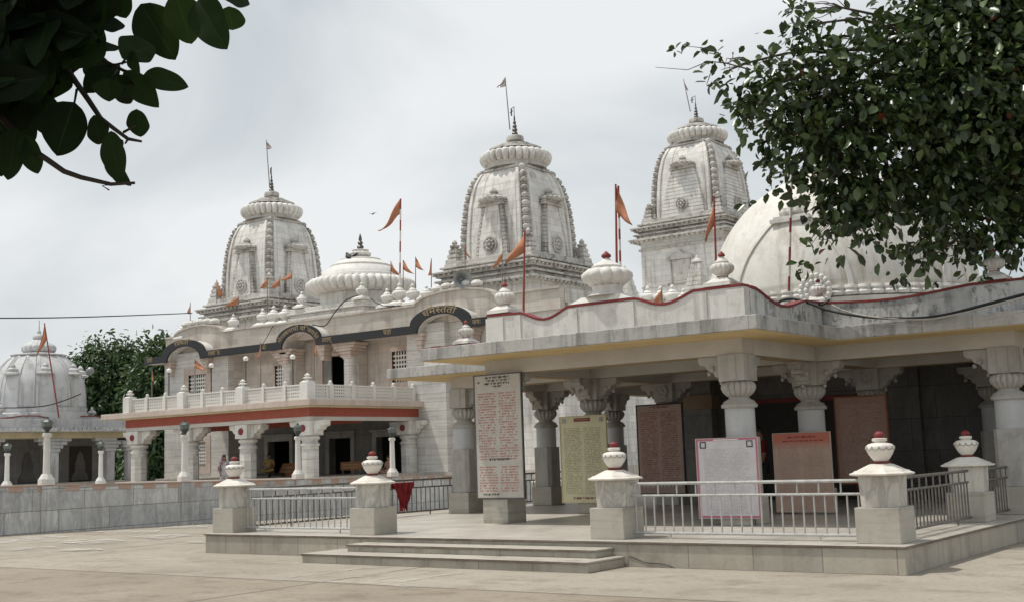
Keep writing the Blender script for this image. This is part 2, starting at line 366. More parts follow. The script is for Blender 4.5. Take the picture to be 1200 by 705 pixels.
def ground_mat():
    m, n, b = newmat('plaza concrete')
    p = n.pos(False)
    c = n.mix(n.ramp(n.noise(p, 0.28, 7, 0.6), 0.36, 0.66), (0.385, 0.345, 0.285), (0.315, 0.280, 0.230))
    c = n.mix(n.math('MULTIPLY', n.ramp(n.noise(p, 1.3, 9, 0.76), 0.48, 0.64), 0.6), c, (0.20, 0.168, 0.135))
    c = n.mix(n.math('MULTIPLY', n.ramp(n.noise(p, 13, 6, 0.85), 0.46, 0.66), 0.5), c, (0.20, 0.17, 0.14))
    c = n.mix(n.math('MULTIPLY', n.ramp(n.noise(n.scale(p, 0.6, 1.6, 1), 0.8, 9, 0.74), 0.54, 0.68), 0.5), c, (0.46, 0.42, 0.36))
    # cast bays: the pour nearest the camera is browner
    x, y, z = n.sep(p)
    bt = n.n('ShaderNodeTexBrick'); bt.offset = 0.0
    rot = n.n('ShaderNodeVectorRotate', rotation_type='Z_AXIS'); rot.inputs['Angle'].default_value = R(-1.0)
    n.L(p, rot.inputs['Vector'])
    sh = n.n('ShaderNodeVectorMath', operation='ADD'); n.L(rot.outputs[0], sh.inputs[0]); sh.inputs[1].default_value = (11.5 + 0.2, 6.9 * 2 - 11.5 - 0.2, 0)
    n.L(sh.outputs[0], bt.inputs['Vector'])
    bt.inputs['Scale'].default_value = 1.0; bt.inputs['Brick Width'].default_value = 9.2; bt.inputs['Row Height'].default_value = 6.9
    bt.inputs['Mortar Size'].default_value = 0.05; bt.inputs['Mortar Smooth'].default_value = 0.6
    bt.inputs['Color1'].default_value = (0.86, 0.85, 0.84, 1); bt.inputs['Color2'].default_value = (1.03, 1.03, 1.03, 1); bt.inputs['Mortar'].default_value = (0.93, 0.93, 0.93, 1)
    c = n.mix(0.85, c, bt.outputs['Color'], 'MULTIPLY')
    c = n.mix(n.math('LESS_THAN', n.sep(sh.outputs[0])[1], 13.8), c, n.mix(1.0, c, (0.88, 0.84, 0.80), 'MULTIPLY'))
    wob = n.ramp(n.noise(p, 3.0, 4, 0.7), 0.30, 0.42)
    c = n.mix(n.math('MULTIPLY', n.math('MULTIPLY', bt.outputs['Fac'], 0.75), wob), c, (0.10, 0.085, 0.07))
    n.L(c, b.inputs['Base Color']); b.inputs['Roughness'].default_value = 0.8; b.inputs['Specular IOR Level'].default_value = 0.3
    q = n.n('ShaderNodeBump'); q.inputs['Strength'].default_value = 0.25; q.inputs['Distance'].default_value = 0.01
    n.L(n.noise(p, 18, 6, 0.7), q.inputs['Height']); n.L(q.outputs[0], b.inputs['Normal'])
    return m
M['ground'] = ground_mat()
def chalk_mat():
    m, n, b = newmat('worn white paint')
    p = n.pos(False)
    f = n.ramp(n.noise(p, 2.2, 9, 0.78), 0.40, 0.62)
    tr = n.n('ShaderNodeBsdfTransparent'); mxs = n.n('ShaderNodeMixShader')
    b.inputs['Base Color'].default_value = (0.54, 0.51, 0.46, 1); b.inputs['Roughness'].default_value = 0.9
    n.L(n.math('MULTIPLY', f, 0.75), mxs.inputs[0]); n.L(tr.outputs[0], mxs.inputs[1]); n.L(b.outputs[0], mxs.inputs[2])
    o = [q for q in m.node_tree.nodes if q.type == 'OUTPUT_MATERIAL'][0]
    n.L(mxs.outputs[0], o.inputs[0]); return m
M['chalk'] = chalk_mat()

def leaf_mat(name, dark, light, accent, trans=0.25, rough=0.38):
    m, n, b = newmat(name)
    a = n.n('ShaderNodeAttribute', attribute_name='tone'); t = a.outputs['Fac']
    c = n.mix(n.ramp(t, 0.05, 0.85), dark, light)
    c = n.mix(n.math('GREATER_THAN', t, 0.965), c, accent)
    n.L(c, b.inputs['Base Color']); b.inputs['Roughness'].default_value = rough; b.inputs['Specular IOR Level'].default_value = 0.5
    tl = n.n('ShaderNodeBsdfTranslucent'); n.L(n.mix(0.5, c, (0.10, 0.16, 0.02) if rough < 0.6 else (0.03, 0.06, 0.01)), tl.inputs[0])
    if rough >= 0.6: b.inputs['Specular IOR Level'].default_value = 0.15
    mxs = n.n('ShaderNodeMixShader'); mxs.inputs[0].default_value = trans
    n.L(b.outputs[0], mxs.inputs[1]); n.L(tl.outputs[0], mxs.inputs[2])
    o = [q for q in m.node_tree.nodes if q.type == 'OUTPUT_MATERIAL'][0]
    n.L(mxs.outputs[0], o.inputs[0]); return m
M['leaf'] = leaf_mat('glossy dark leaves', (0.013, 0.027, 0.011), (0.088, 0.13, 0.044), (0.24, 0.07, 0.03), 0.14, 0.30)
M['leaf_far'] = leaf_mat('mango leaves', (0.026, 0.058, 0.024), (0.085, 0.145, 0.055), (0.10, 0.13, 0.05), 0.2, 0.45)
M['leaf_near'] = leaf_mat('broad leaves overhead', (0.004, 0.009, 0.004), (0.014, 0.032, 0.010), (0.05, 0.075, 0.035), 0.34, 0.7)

def board_mat(name, ground, ink, rows, width, height, cols, margin, head=None, border=None, ink2=None, gap_rows=(), strength=0.8, seed=0.0):
    """rows of small illegible script: words with a headline bar, in object space (x across, z up from the panel's lower left corner)"""
    m, n, b = newmat(name)
    p = n.pos(False); x, y, z = n.sep(p)
    c = n.mix(n.ramp(n.noise(p, 3.0, 6, 0.65), 0.35, 0.7), ground, tuple(k * 0.86 for k in ground))
    if border:
        bc, bw = border
        e = n.math('MAXIMUM', n.math('MAXIMUM', n.math('LESS_THAN', x, bw), n.math('GREATER_THAN', x, width - bw)),
                   n.math('MAXIMUM', n.math('LESS_THAN', z, bw), n.math('GREATER_THAN', z, height - bw)))
        c = n.mix(e, c, bc)
    if head:
        hc, h0 = head
        c = n.mix(n.ramp(z, height - h0 * 1.5, height - h0 * 0.5), c, hc)
    z0, z1 = margin[1], height - margin[2]
    rh = (z1 - z0) / rows
    rr = n.math('DIVIDE', n.math('SUBTRACT', z, z0), rh)
    row = n.math('FLOOR', rr); fy = n.math('SUBTRACT', rr, row)
    inz = n.math('MULTIPLY', n.math('GREATER_THAN', z, z0), n.math('LESS_THAN', z, z1))
    cw = (width - 2 * margin[0]) / cols
    xx = n.math('DIVIDE', n.math('SUBTRACT', x, margin[0]), cw)
    ci = n.math('FLOOR', xx); fx = n.math('SUBTRACT', xx, ci)
    inx = n.math('MULTIPLY', n.math('GREATER_THAN', x, margin[0]), n.math('LESS_THAN', x, width - margin[0]))
    wn_ = n.n('ShaderNodeTexWhiteNoise', noise_dimensions='2D'); n.L(n.comb(n.math('ADD', row, seed), ci), wn_.inputs['Vector'])
    endx = n.math('LESS_THAN', fx, n.math('ADD', 0.80, n.math('MULTIPLY', wn_.outputs['Value'], 0.16)))
    lead = n.math('GREATER_THAN', fx, 0.03)
    wv = n.comb(n.math('MULTIPLY', x, 1.0 / (rh * 1.5)), n.math('MULTIPLY', row, 7.31))
    words = n.math('GREATER_THAN', n.noise(wv, 1.0, 1.0, 0.5), 0.42)
    sv = n.comb(n.math('MULTIPLY', x, 1.0 / (rh * 0.28)), n.math('ADD', n.math('MULTIPLY', row, 5.17), n.math('MULTIPLY', fy, 0.9)))
    stroke = n.math('GREATER_THAN', n.noise(sv, 1.0, 1.0, 0.5), 0.49)
    barz = n.math('MULTIPLY', n.math('GREATER_THAN', fy, 0.62), n.math('LESS_THAN', fy, 0.78))
    bodz = n.math('MULTIPLY', n.math('MULTIPLY', n.math('GREATER_THAN', fy, 0.2), n.math('LESS_THAN', fy, 0.66)), stroke)
    inkf = n.math('MAXIMUM', barz, bodz)
    for q in (inz, inx, endx, lead, words): inkf = n.math('MULTIPLY', inkf, q)
    for g in gap_rows:
        inkf = n.math('MULTIPLY', inkf, n.math('GREATER_THAN', n.math('ABSOLUTE', n.math('SUBTRACT', row, float(g))), 0.5))
    fade = n.ramp(n.noise(p, 4.0, 4, 0.6), 0.2, 0.5)
    c = n.mix(n.math('MULTIPLY', n.math('MULTIPLY', inkf, strength), n.math('ADD', 0.55, n.math('MULTIPLY', fade, 0.45))), c, ink)
    n.L(c, b.inputs['Base Color']); b.inputs['Roughness'].default_value = 0.55; b.inputs['Specular IOR Level'].default_value = 0.3
    return m

# ------------------------------------------------------------------ setting
us = [-400, -29.2, -19.6, -18.05, 400]; vs_ = [-150, 16.5, 45, 600]
def gz(u, v): return -0.017 * min(max(v - 16.5, 0), 28.5) if u < -19 else 0.0
mb = MB()
gv = [[mb.bm.verts.new((u, v, gz(u, v))) for v in vs_] for u in us]
for i in range(len(us) - 1):
    for j in range(len(vs_) - 1): mb._f((gv[i][j], gv[i + 1][j], gv[i + 1][j + 1], gv[i][j + 1]))
g = mb.build('ground', M['ground']); g['kind'] = 'structure'
mb = MB(); mb.box(-300, -29.3, -40, 160, -0.6, 0.45)
o = mb.build('terrace', M['floor']); o['kind'] = 'structure'
# worn paint lines and pale patches on the plaza
mb = MB()
def gpt(x, y): 
    p = at(x, y, z=0.0)
    for _ in range(3): p = at(x, y, z=gz(p.x, p.y))
    return p
LAY = [0.004]
def pline(pix, w):
    LAY[0] += 0.0015
    pts = [gpt(*q) for q in pix]
    for a, b_ in zip(pts, pts[1:]):
        d = (b_ - a); d.z = 0; d.normalize(); s_ = Vector((-d.y, d.x, 0)) * w / 2; up = Vector((0, 0, LAY[0]))
        mb.face([a - s_ + up, b_ - s_ + up, b_ + s_ + up, a + s_ + up])
pline([(330, 679), (380, 680.5), (430, 683), (482, 687)], 0.12)
pline([(470, 686), (474, 681), (500, 676), (540, 671), (576, 668)], 0.16)
pline([(340, 676), (385, 671), (420, 666), (455, 664)], 0.08)
pline([(440, 679.5), (470, 675), (500, 671)], 0.06)
pline([(400, 678), (430, 675), (455, 671)], 0.06)
o = mb.build('plaza_paint_lines', M['chalk']); o['kind'] = 'structure'
mb = MB()
for q in (((0, 637), (75, 630), (82, 628), (60, 627), (0, 631)), ((45, 634), (100, 638), (155, 633), (120, 631)), ((0, 646), (70, 642), (60, 640), (0, 643)), ((90, 624), (185, 624), (188, 621), (120, 622)), ((150, 629), (190, 632), (228, 627), (200, 625.5)), ((185, 619), (243, 618), (244, 615), (210, 616)), ((70, 646), (122, 645), (118, 643), (75, 643.5)), ((216, 636), (243, 636.5), (243, 633.5), (224, 634))):
    LAY[0] += 0.0015; mb.face([gpt(*k) + Vector((0, 0, LAY[0])) for k in q])
o = mb.build('plaza_pale_patches', M['chalk']); o['kind'] = 'structure'

# ------------------------------------------------------------------ the pavilion in front (roof on columns, dome behind)
ZP = 0.35                       # platform level
UC = (-17.25, -13.75, -8.95, -5.42)
pav = thing('pavilion', 'open pavilion on carved columns with a red edged wavy parapet and big plain dome', 'pavilion', (-11.35, 22, 0))
mb = MB(); mb.box(-18.1, -5.07, 14.57, 40, -0.6, ZP - 0.035)
mb.build('platform', M['plinth'], pav, bevel=0.012)
mb = MB(); mb.box(-18.115, -5.055, 14.555, 40, ZP - 0.033, ZP)
mb.build('platform_paving', [M['floor']], pav, bevel=0.008)
mb = MB(); mb.box(-18.122, -5.048, 14.546, 14.556, ZP - 0.032, ZP - 0.006); mb.box(-5.055, -5.046, 14.56, 40, ZP - 0.032, ZP - 0.006)
mb.build('platform_edge', M['edge'], pav)
for (a, b_, v, z0, z1) in ((-14.5, -9.03, 13.6, -0.1, 0.147), (-13.98, -9.22, 14.1, 0.147, 0.262)):
    mb = MB(); mb.box(a, b_, v, 14.55, z0, z1 - 0.03)
    st = mb.build('step', M['plinth'], pav, bevel=0.01)
    mb = MB(); mb.box(a - 0.012, b_ + 0.012, v - 0.015, 14.552, z1 - 0.028, z1)
    mb.build('tread', M['step'], st, bevel=0.008)
    mb = MB(); mb.box(a - 0.008, b_ + 0.016, v - 0.022, v - 0.014, z1 - 0.03, z1 - 0.004)
    mb.build('worn_edge', M['edge'], st)

mb = MB(); P = [at(x, y, v=14.564) for x, y in ((737, 651), (744, 653), (752, 657), (760, 659), (774, 659.5), (784, 662), (793, 666), (797, 667.5))]
mb.tube(P, [0.006, 0.006, 0.005, 0.006, 0.005, 0.005, 0.004, 0.003], 5); mb.build('crack', M['black'], pav)
def octa(cx, cy, h, c=0.3):
    k = h * c
    return [(cx - h, cy - h + k), (cx - h + k, cy - h), (cx + h - k, cy - h), (cx + h, cy - h + k), (cx + h, cy + h - k), (cx + h - k, cy + h), (cx - h + k, cy + h), (cx - h, cy + h - k)]
def pav_column(parent, cx, cy, arms, rosette=False, z0=ZP, ztop=3.12):
    """thing > column > pedestal, shaft, drum, lotus, capital"""
    mb = MB(); mb.prism_z(octa(cx, cy, 0.255), z0 + 0.45, 1.76)
    c = mb.build('column', M['col_stone'], parent, bevel=0.01)
    mb = MB(); mb.box(cx - 0.29, cx + 0.29, cy - 0.29, cy + 0.29, z0, z0 + 0.45)
    mb.build('pedestal', M['post_base'], c, bevel=0.012)
    mb = MB(); mb.lathe(cx, cy, [(0.245, 1.76), (0.245, 2.24)], 28)
    mb.build('drum', M['col_white'], c, smooth=40)
    mb = MB(); mb.lathe(cx, cy, [(0.245, 2.24), (0.29, 2.245), (0.298, 2.27), (0.295, 2.30), (0.27, 2.315), (0.255, 2.35), (0.18, 2.39), (0.165, 2.41), (0.17, 2.425)], 28)
    mb.lathe(cx, cy, [(0.17, 2.425), (0.21, 2.45), (0.265, 2.51), (0.29, 2.57), (0.285, 2.62), (0.25, 2.665), (0.21, 2.685)], 96, lobes=16, amp=0.14)
    mb.build('lotus', M['cap_stone'], c, smooth=45)
    mb = MB()
    mb.box(cx - 0.235, cx + 0.235, cy - 0.235, cy + 0.235, 2.685, ztop)
    mb.box(cx - 0.085, cx + 0.085, cy - 0.25, cy + 0.25, 2.71, ztop - 0.003); mb.box(cx - 0.25, cx + 0.25, cy - 0.085, cy + 0.085, 2.72, ztop - 0.006)
    for dx, dy in arms:   # scrolled bracket arms
        prof = [(0.236, 2.70), (0.28, 2.70), (0.30, 2.76), (0.36, 2.78), (0.38, 2.84), (0.44, 2.87), (0.50, 2.90), (0.52, 2.96), (0.62, 2.98), (0.66, 3.03), (0.66, ztop - 0.002), (0.236, ztop - 0.002)]
        w = 0.115
        if dx: mb.prism_v([(cx + dx * a, z) for a, z in prof], cy - w, cy + w)
        else: mb.prism_u([(cy + dy * a, z) for a, z in prof], cx - w, cx + w)
        for (q, zz, rr) in ((0.52, 2.845, 0.04), (0.30, 2.672, 0.035)):   # scroll drops
            mb.ball((cx + dx * q, cy + dy * q, zz), rr, 1.1, 10, 6)
        for s_ in (-1, 1):
            mb.lathe(cx + dx * 0.40 + (dy != 0) * s_ * 0.118, cy + dy * 0.40 + (dx != 0) * s_ * 0.118, [(0.002, 2.84), (0.045, 2.87), (0.05, 2.91), (0.03, 2.95), (0.002, 2.96)], 10)
    mb.build('capital', M['cap_stone'], c)
    if rosette:
        ring = lambda r_, h: [(cx + r_ * math.cos(2 * PI * k / 18), cy - 0.235 - h, 2.93 + r_ * math.sin(2 * PI * k / 18)) for k in range(18)]
        mb = MB(); mb.loft([ring(0.13, 0.016), ring(0.13, 0.035), ring(0.10, 0.045), ring(0.085, 0.03), ring(0.05, 0.035), ring(0.03, 0.06)]); mb.build('rosette', M['cap_stone'], c, smooth=40)
    return c
E_, W_, N_, S_ = (1, 0), (-1, 0), (0, 1), (0, -1)
pav_column(pav, -13.85, 18.15, (E_, N_)); pav_column(pav, -8.9, 18.15, (W_, N_))
for k, a in enumerate(UC):
    pav_column(pav, a, 21.2, ((E_, N_), (E_, W_, N_, S_), (E_, W_, N_, S_), (W_, N_))[k])
    pav_column(pav, a, 24.4, ((E_, S_, N_), (E_, W_), (E_, W_), (W_, N_))[k], rosette=k in (1, 2))
for v in (27.6, 30.8): pav_column(pav, -17.25, v, (S_, N_))
# beams, tan painted underneath
def beam(u0, u1, v0, v1, z0=3.12, z1=3.395):
    mb = MB(); mb.box(u0, u1, v0, v1, z0, z1); b_ = mb.build('beam', M['beam'], pav, bevel=0.01)
    mb = MB(); mb.box(u0 + 0.02, u1 - 0.02, v0 + 0.02, v1 - 0.02, z0 - 0.008, z0 - 0.002); mb.build('beam_underside', M['brown_paint'], b_)
def beam_u(u0, u1, v, w=0.21): beam(u0, u1, v - w, v + w)
def beam_v(u, v0, v1, w=0.21): beam(u - w, u + w, v0, v1)
beam_u(-14.06, -8.69, 18.15)
for v in (21.2, 24.4): beam_u(-17.46, -5.21, v)
for u in (-13.85, -8.9): beam_v(u, 18.37, 20.98)
for u in (-17.25, -13.75, -8.95, -5.42): beam_v(u, 21.42, 24.18)
beam_v(-17.25, 24.62, 32)
# roof slab with a notched plan, yellow underside
plan = [(-14.78, 16.93), (-7.93, 16.93), (-7.93, 20.1), (-4.1, 20.1), (-4.1, 34), (-18.6, 34), (-18.6, 20.1), (-14.78, 20.1)]
mb = MB(); mb.prism_z(plan, 3.40, 3.625)
mb.build('roof_slab', M['slab'], pav, bevel=0.012)
def inset(d): 
    return [(-14.78 + d, 16.93 + d), (-7.93 - d, 16.93 + d), (-7.93 - d, 20.1 + d), (-4.1 - d, 20.1 + d), (-4.1 - d, 34 - d), (-18.6 + d, 34 - d), (-18.6 + d, 20.1 + d), (-14.78 + d, 20.1 + d)]
mb = MB(); mb.prism_z(inset(0.03), 3.386, 3.398)
mb.build('soffit', M['soffit'], pav)
boxes('ceiling', M['beam'], pav, ((-13.6, -9.15, 18.4, 20.9, 3.372, 3.384), (-17.0, -5.66, 21.45, 24.15, 3.372, 3.384), (-17.0, -5.66, 24.65, 31.5, 3.372, 3.384)))

# wavy parapet with its red moulding
def wavy(pts, n=10):
    """(x, z, kind): smooth sag between a pair flagged 's'"""
    out_ = []
    for a, b_ in zip(pts, pts[1:]):
        out_.append((a[0], a[1]))
        if a[2] == 's':
            for k in range(1, n):
                t = k / n
                zz = a[1] + (b_[1] - a[1]) * t
                sag = min(a[1], b_[1]) - a[3]
                out_.append((a[0] + (b_[0] - a[0]) * t, zz - (a[3]) * (math.sin(PI * t) ** 1.25)))
    out_.append((pts[-1][0], pts[-1][1])); return out_
def strip_u(m_, lo, hi, u0, u1): m_.loft([[(u0, a[0], a[1]), (u1, a[0], a[1]), (u1, b_[0], b_[1]), (u0, b_[0], b_[1])] for a, b_ in zip(lo, hi)])
def parapet_v(line, v0, v1, mat, name):
    mb = MB(); mb.strip_v([(x, 3.62) for x, z in line], line, v0, v1); p_ = mb.build(name, mat, pav, bevel=0.008)
    mb = MB(); mb.strip_v([(x, z + 0.001) for x, z in line], [(x, z + 0.04) for x, z in line], v0 - 0.022, v1 + 0.022); mb.build('red_moulding', M['red'], p_); return p_
def parapet_u(line, u0, u1, mat, name):
    mb = MB(); strip_u(mb, [(v, 3.62) for v, z in line], line, u0, u1); p_ = mb.build(name, mat, pav, bevel=0.008)
    mb = MB(); strip_u(mb, [(v, z + 0.001) for v, z in line], [(v, z + 0.04) for v, z in line], u0 - 0.022, u1 + 0.022); mb.build('red_moulding', M['red'], p_); return p_
fr = wavy([(-13.62, 4.16, 'f', 0), (-12.84, 4.14, 's', 0.17), (-11.79, 4.15, 'f', 0), (-10.42, 4.15, 's', 0.16), (-9.29, 4.16, 'f', 0), (-8.4, 4.16, 'f', 0)])
fp_ = parapet_v(fr, 17.5, 17.72, M['white'], 'parapet')
boxes('pier_strip', M['white'], fp_, [(a, b_, 17.475, 17.497, 3.62, 4.12) for a, b_ in ((-13.64, -13.24), (-12.98, -12.84), (-11.79, -11.6), (-10.75, -10.44), (-9.29, -9.05), (-8.7, -8.38))])
sd_ = wavy([(17.76, 4.15, 'f', 0), (17.95, 4.14, 's', 0.19), (19.95, 4.10, 'f', 0), (20.45, 4.12, 'f', 0), (20.68, 4.12, 'f', 0)])
for us_ in ((-8.62, -8.4), (-13.62, -13.4)): parapet_u(sd_, us_[0], us_[1], M['dirty'], 'stained_parapet')
wr = wavy([(-8.62, 4.12, 'f', 0), (-8.38, 4.12, 's', 0.08), (-5.75, 4.17, 'f', 0), (-5.15, 4.17, 'f', 0), (-4.75, 4.17, 'f', 0)])
wp_ = parapet_v(wr, 20.73, 20.95, M['dirty'], 'stained_parapet')
boxes('pier_strip', M['dirty'], wp_, ((-5.75, -5.15, 20.69, 20.728, 3.62, 4.14),))
parapet_v(wavy([(-18.0, 4.05, 'f', 0), (-17.2, 4.05, 'f', 0), (-16.45, 4.05, 's', 0.1), (-13.4, 4.1, 'f', 0)]), 20.73, 20.95, M['white'], 'parapet')
for u0 in (-4.97, -18.0): parapet_u([(21.0, 4.1), (33.5, 4.1)], u0, u0 + 0.22, M['dirty'], 'stained_parapet')

def pot(parent, x, y, z, s, knob=M['red'], mat=M['white'], name='roof_pot', plinth=True, lobes=14, n=56):
    mb = MB()
    if plinth:
        mb.frustum(x, y, z, z + 0.16 * s, 0.62 * s, 0.60 * s); mb.frustum(x, y, z + 0.161 * s, z + 0.36 * s, 0.56 * s, 0.30 * s)
    mb.lathe(x, y, [(0.26 * s, z + 0.36 * s), (0.22 * s, z + 0.42 * s), (0.26 * s, z + 0.50 * s)], n)
    mb.lathe(x, y, [(0.26 * s, z + 0.50 * s), (0.42 * s, z + 0.60 * s), (0.50 * s, z + 0.74 * s), (0.49 * s, z + 0.86 * s), (0.40 * s, z + 0.96 * s), (0.24 * s, z + 1.0 * s)], n, lobes=lobes, amp=0.12)
    mb.lathe(x, y, [(0.27 * s, z + 1.0 * s), (0.29 * s, z + 1.04 * s), (0.20 * s, z + 1.14 * s), (0.10 * s, z + 1.22 * s), (0.08 * s, z + 1.26 * s)], n)
    o_ = mb.build(name, mat, parent, smooth=50)
    if knob is M['red']:
        mb = MB(); mb.lathe(x, y, [(0.23 * s, z + 0.40 * s), (0.235 * s, z + 0.43 * s), (0.23 * s, z + 0.46 * s)], 20); mb.build('neck_ring', knob, o_, smooth=50)
    mb = MB()
    mb.lathe(x, y, [(0.08 * s, z + 1.26 * s), (0.145 * s, z + 1.29 * s), (0.15 * s, z + 1.34 * s), (0.09 * s, z + 1.42 * s), (0.015 * s, z + 1.50 * s)], 16)
    mb.build('knob', knob, o_, smooth=50)
    return o_
pot(pav, -13.36, 17.72, 4.205, 0.40)
pot(pav, -8.86, 17.72, 4.205, 0.40)
pot(pav, -16.85, 20.86, 4.10, 0.36)
pot(pav, -8.5, 20.84, 4.165, 0.30, plinth=True)
pot(pav, -5.4, 20.86, 4.215, 0.38)
pot(pav, -4.86, 24.2, 4.15, 0.38)
# the big lotus pot at the middle of the front
mb = MB(); x, y, z = -11.13, 17.78, 4.195
mb.frustum(x, y, z, z + 0.10, 0.62, 0.40, 0.30, 0.25)
mb.lathe(x, y, [(0.40, z + 0.10), (0.30, z + 0.14), (0.26, z + 0.20), (0.28, z + 0.28)], 60)
mb.lathe(x, y, [(0.28, z + 0.28), (0.40, z + 0.36), (0.46, z + 0.44), (0.45, z + 0.51), (0.36, z + 0.58), (0.25, z + 0.60)], 72, lobes=12, amp=0.13)
mb.lathe(x, y, [(0.27, z + 0.60), (0.275, z + 0.63), (0.18, z + 0.69), (0.09, z + 0.74), (0.06, z + 0.78)], 40)
bp = mb.build('lotus_pot', M['white_clean'], pav, smooth=50)
mb = MB(); mb.lathe(x, y, [(0.05, z + 0.78), (0.088, z + 0.81), (0.085, z + 0.84), (0.04, z + 0.88), (0.01, z + 0.91)], 18)
mb.build('knob', M['red'], bp, smooth=True)

# sanctum under the dome
DC = (-11.35, 29.3)
for u_ in (-7.0, -5.3): pav_column(pav, u_, 26.1, (W_, E_))
mb = MB()
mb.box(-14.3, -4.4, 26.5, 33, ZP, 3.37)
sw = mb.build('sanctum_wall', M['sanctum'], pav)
boxes('pilaster', M['grey_wall'], pav, ((-14.42, -13.6, 26.2, 26.49, ZP, 3.36),), 0.01); boxes('pilaster', M['sanctum'], pav, ((-9.3, -8.6, 26.3, 26.49, ZP, 3.36),), 0.01)
boxes('side_wall', M['sanctum'], pav, ((-4.75, -4.4, 24.7, 26.49, ZP, 3.37),))  # unseen wall, added to block light entering from the right
mb = MB(); mb.box(-14.5, -13.52, 26.1, 26.5, 2.55, 2.9)
mb.build('pilaster_cap', M['brown_stone'], pav, bevel=0.02)
mb = MB(); mb.box(-12.6, -10.2, 26.46, 26.497, ZP, 2.6)
dr = mb.build('door', M['wood_dark'], pav)
mb = MB(); mb.box(-12.75, -12.61, 26.42, 26.498, ZP, 2.7); mb.box(-10.19, -10.05, 26.42, 26.498, ZP, 2.7); mb.box(-12.61, -10.19, 26.43, 26.498, 2.61, 2.7)
mb.build('door_frame', M['red'], dr)
# dome: stepped base, drum, shell with raised meridian bands
prof = []
H0, HR = 5.15, 3.32
def dome_r(t):  # t 0..1 up the shell
    a = t * PI / 2
    return HR * (math.cos(a) if math.cos(a) > 0 else 0)
def dome_z(t): return H0 + 3.38 * math.sin(t * PI / 2)
mb = MB()
mb.lathe(DC[0], DC[1], [(3.5, 3.625), (3.5, 4.35), (3.45, 4.36), (3.45, 4.9), (3.36, 4.92)], 64)
mb.build('dome_drum', M['dome'], pav, smooth=35)
mb = MB(); mb.lathe(DC[0], DC[1], [(max(dome_r(k / 28), 0.05), dome_z(k / 28)) for k in range(29)], 96)
dm = mb.build('dome', M['dome'], pav, smooth=True)
mb = MB(); mb.lathe(DC[0], DC[1], [(3.36, 4.92), (3.48, 4.94), (3.50, 5.0), (3.44, 5.06), (3.48, 5.10), (3.46, 5.17), (3.3, 5.18)], 288, lobes=72, amp=0.03)
mb.build('moulded_ring', M['white'], dm, smooth=40)
for k in range(0, 8, 2):      # raised bands and tapering panels on the shell
    for s_ in (-1, 1):
        mb = MB()
        rings = []
        for j in range(15):
            t = j / 14 * 0.345
            az_ = -PI / 2 + k * PI / 4 + s_ * (0.44 - 0.27 * (t / 0.345) ** 1.8)
            rr, zz = dome_r(t), dome_z(t); w = 0.018
            p0 = [(DC[0] + (rr + h) * math.cos(az_ + q), DC[1] + (rr + h) * math.sin(az_ + q), zz) for q, h in ((-w, -0.05), (-w, 0.05), (w, 0.05), (w, -0.05))]
            rings.append(p0)
        mb.loft(rings); mb.build('meridian_band', M['dome'], dm, bevel=0.01)
for k in range(0, 8, 2):      # little cornice and lotus where a panel ends
    mb = MB(); az = -PI / 2 + k * PI / 4; t = 0.345; rr, zz = dome_r(t), dome_z(t)
    c_, s_ = math.cos(az), math.sin(az); tx, ty = -s_, c_
    def pt(a, b_, z): return (DC[0] + c_ * (rr + b_) + tx * a, DC[1] + s_ * (rr + b_) + ty * a, z)
    for (hw, z0, z1, d) in ((0.50, zz - 0.04, zz + 0.05, 0.12), (0.44, zz + 0.051, zz + 0.11, 0.06)):
        mb.loft([[pt(-hw, -0.6, z), pt(hw, -0.6, z), pt(hw, d, z), pt(-hw, d, z)] for z in (z0, z1)])
    px_, py_, _z = pt(0, -0.28, 0)
    mb.lathe(px_, py_, [(0.30, zz + 0.11), (0.40, zz + 0.2), (0.38, zz + 0.30), (0.22, zz + 0.36), (0.14, zz + 0.46), (0.03, zz + 0.60)], 48, lobes=12, amp=0.14)
    mb.build('panel_crest', M['white'], dm, smooth=40)
mb = MB()
mb.lathe(DC[0], DC[1], [(0.75, 8.36), (0.95, 8.46), (0.92, 8.6), (0.5, 8.7), (0.25, 8.85), (0.4, 9.0), (0.22, 9.15), (0.05, 9.45)], 48, lobes=16, amp=0.1)
mb.build('dome_finial', M['white'], dm, smooth=50)
# carved flower medallion standing at the dome's foot
mb = MB(); p = at(955, 341, v=25.85); cx, cz = p.x, p.z + 0.02
for k in range(18):
    t = 2 * PI * k / 18
    mb.ball((cx + 0.345 * math.cos(t), 25.86, cz + 0.345 * math.sin(t)), 0.062, 1, 8, 6)
for k in range(11):
    t = 2 * PI * k / 11 + .2
    mb.ball((cx + 0.21 * math.cos(t), 25.845, cz + 0.21 * math.sin(t)), 0.058, 1, 8, 6)
mb.ball((cx, 25.82, cz), 0.10, 1, 10, 6)
mb.prism_v([(cx + 0.36 * math.cos(k * PI / 12), cz + 0.36 * math.sin(k * PI / 12)) for k in range(24)], 25.86, 25.98)
mb.box(cx - 0.2, cx + 0.2, 25.86, 25.97, cz - 0.75, cz - 0.34)
mb.build('flower_medallion', M['white_clean'], pav, smooth=50)

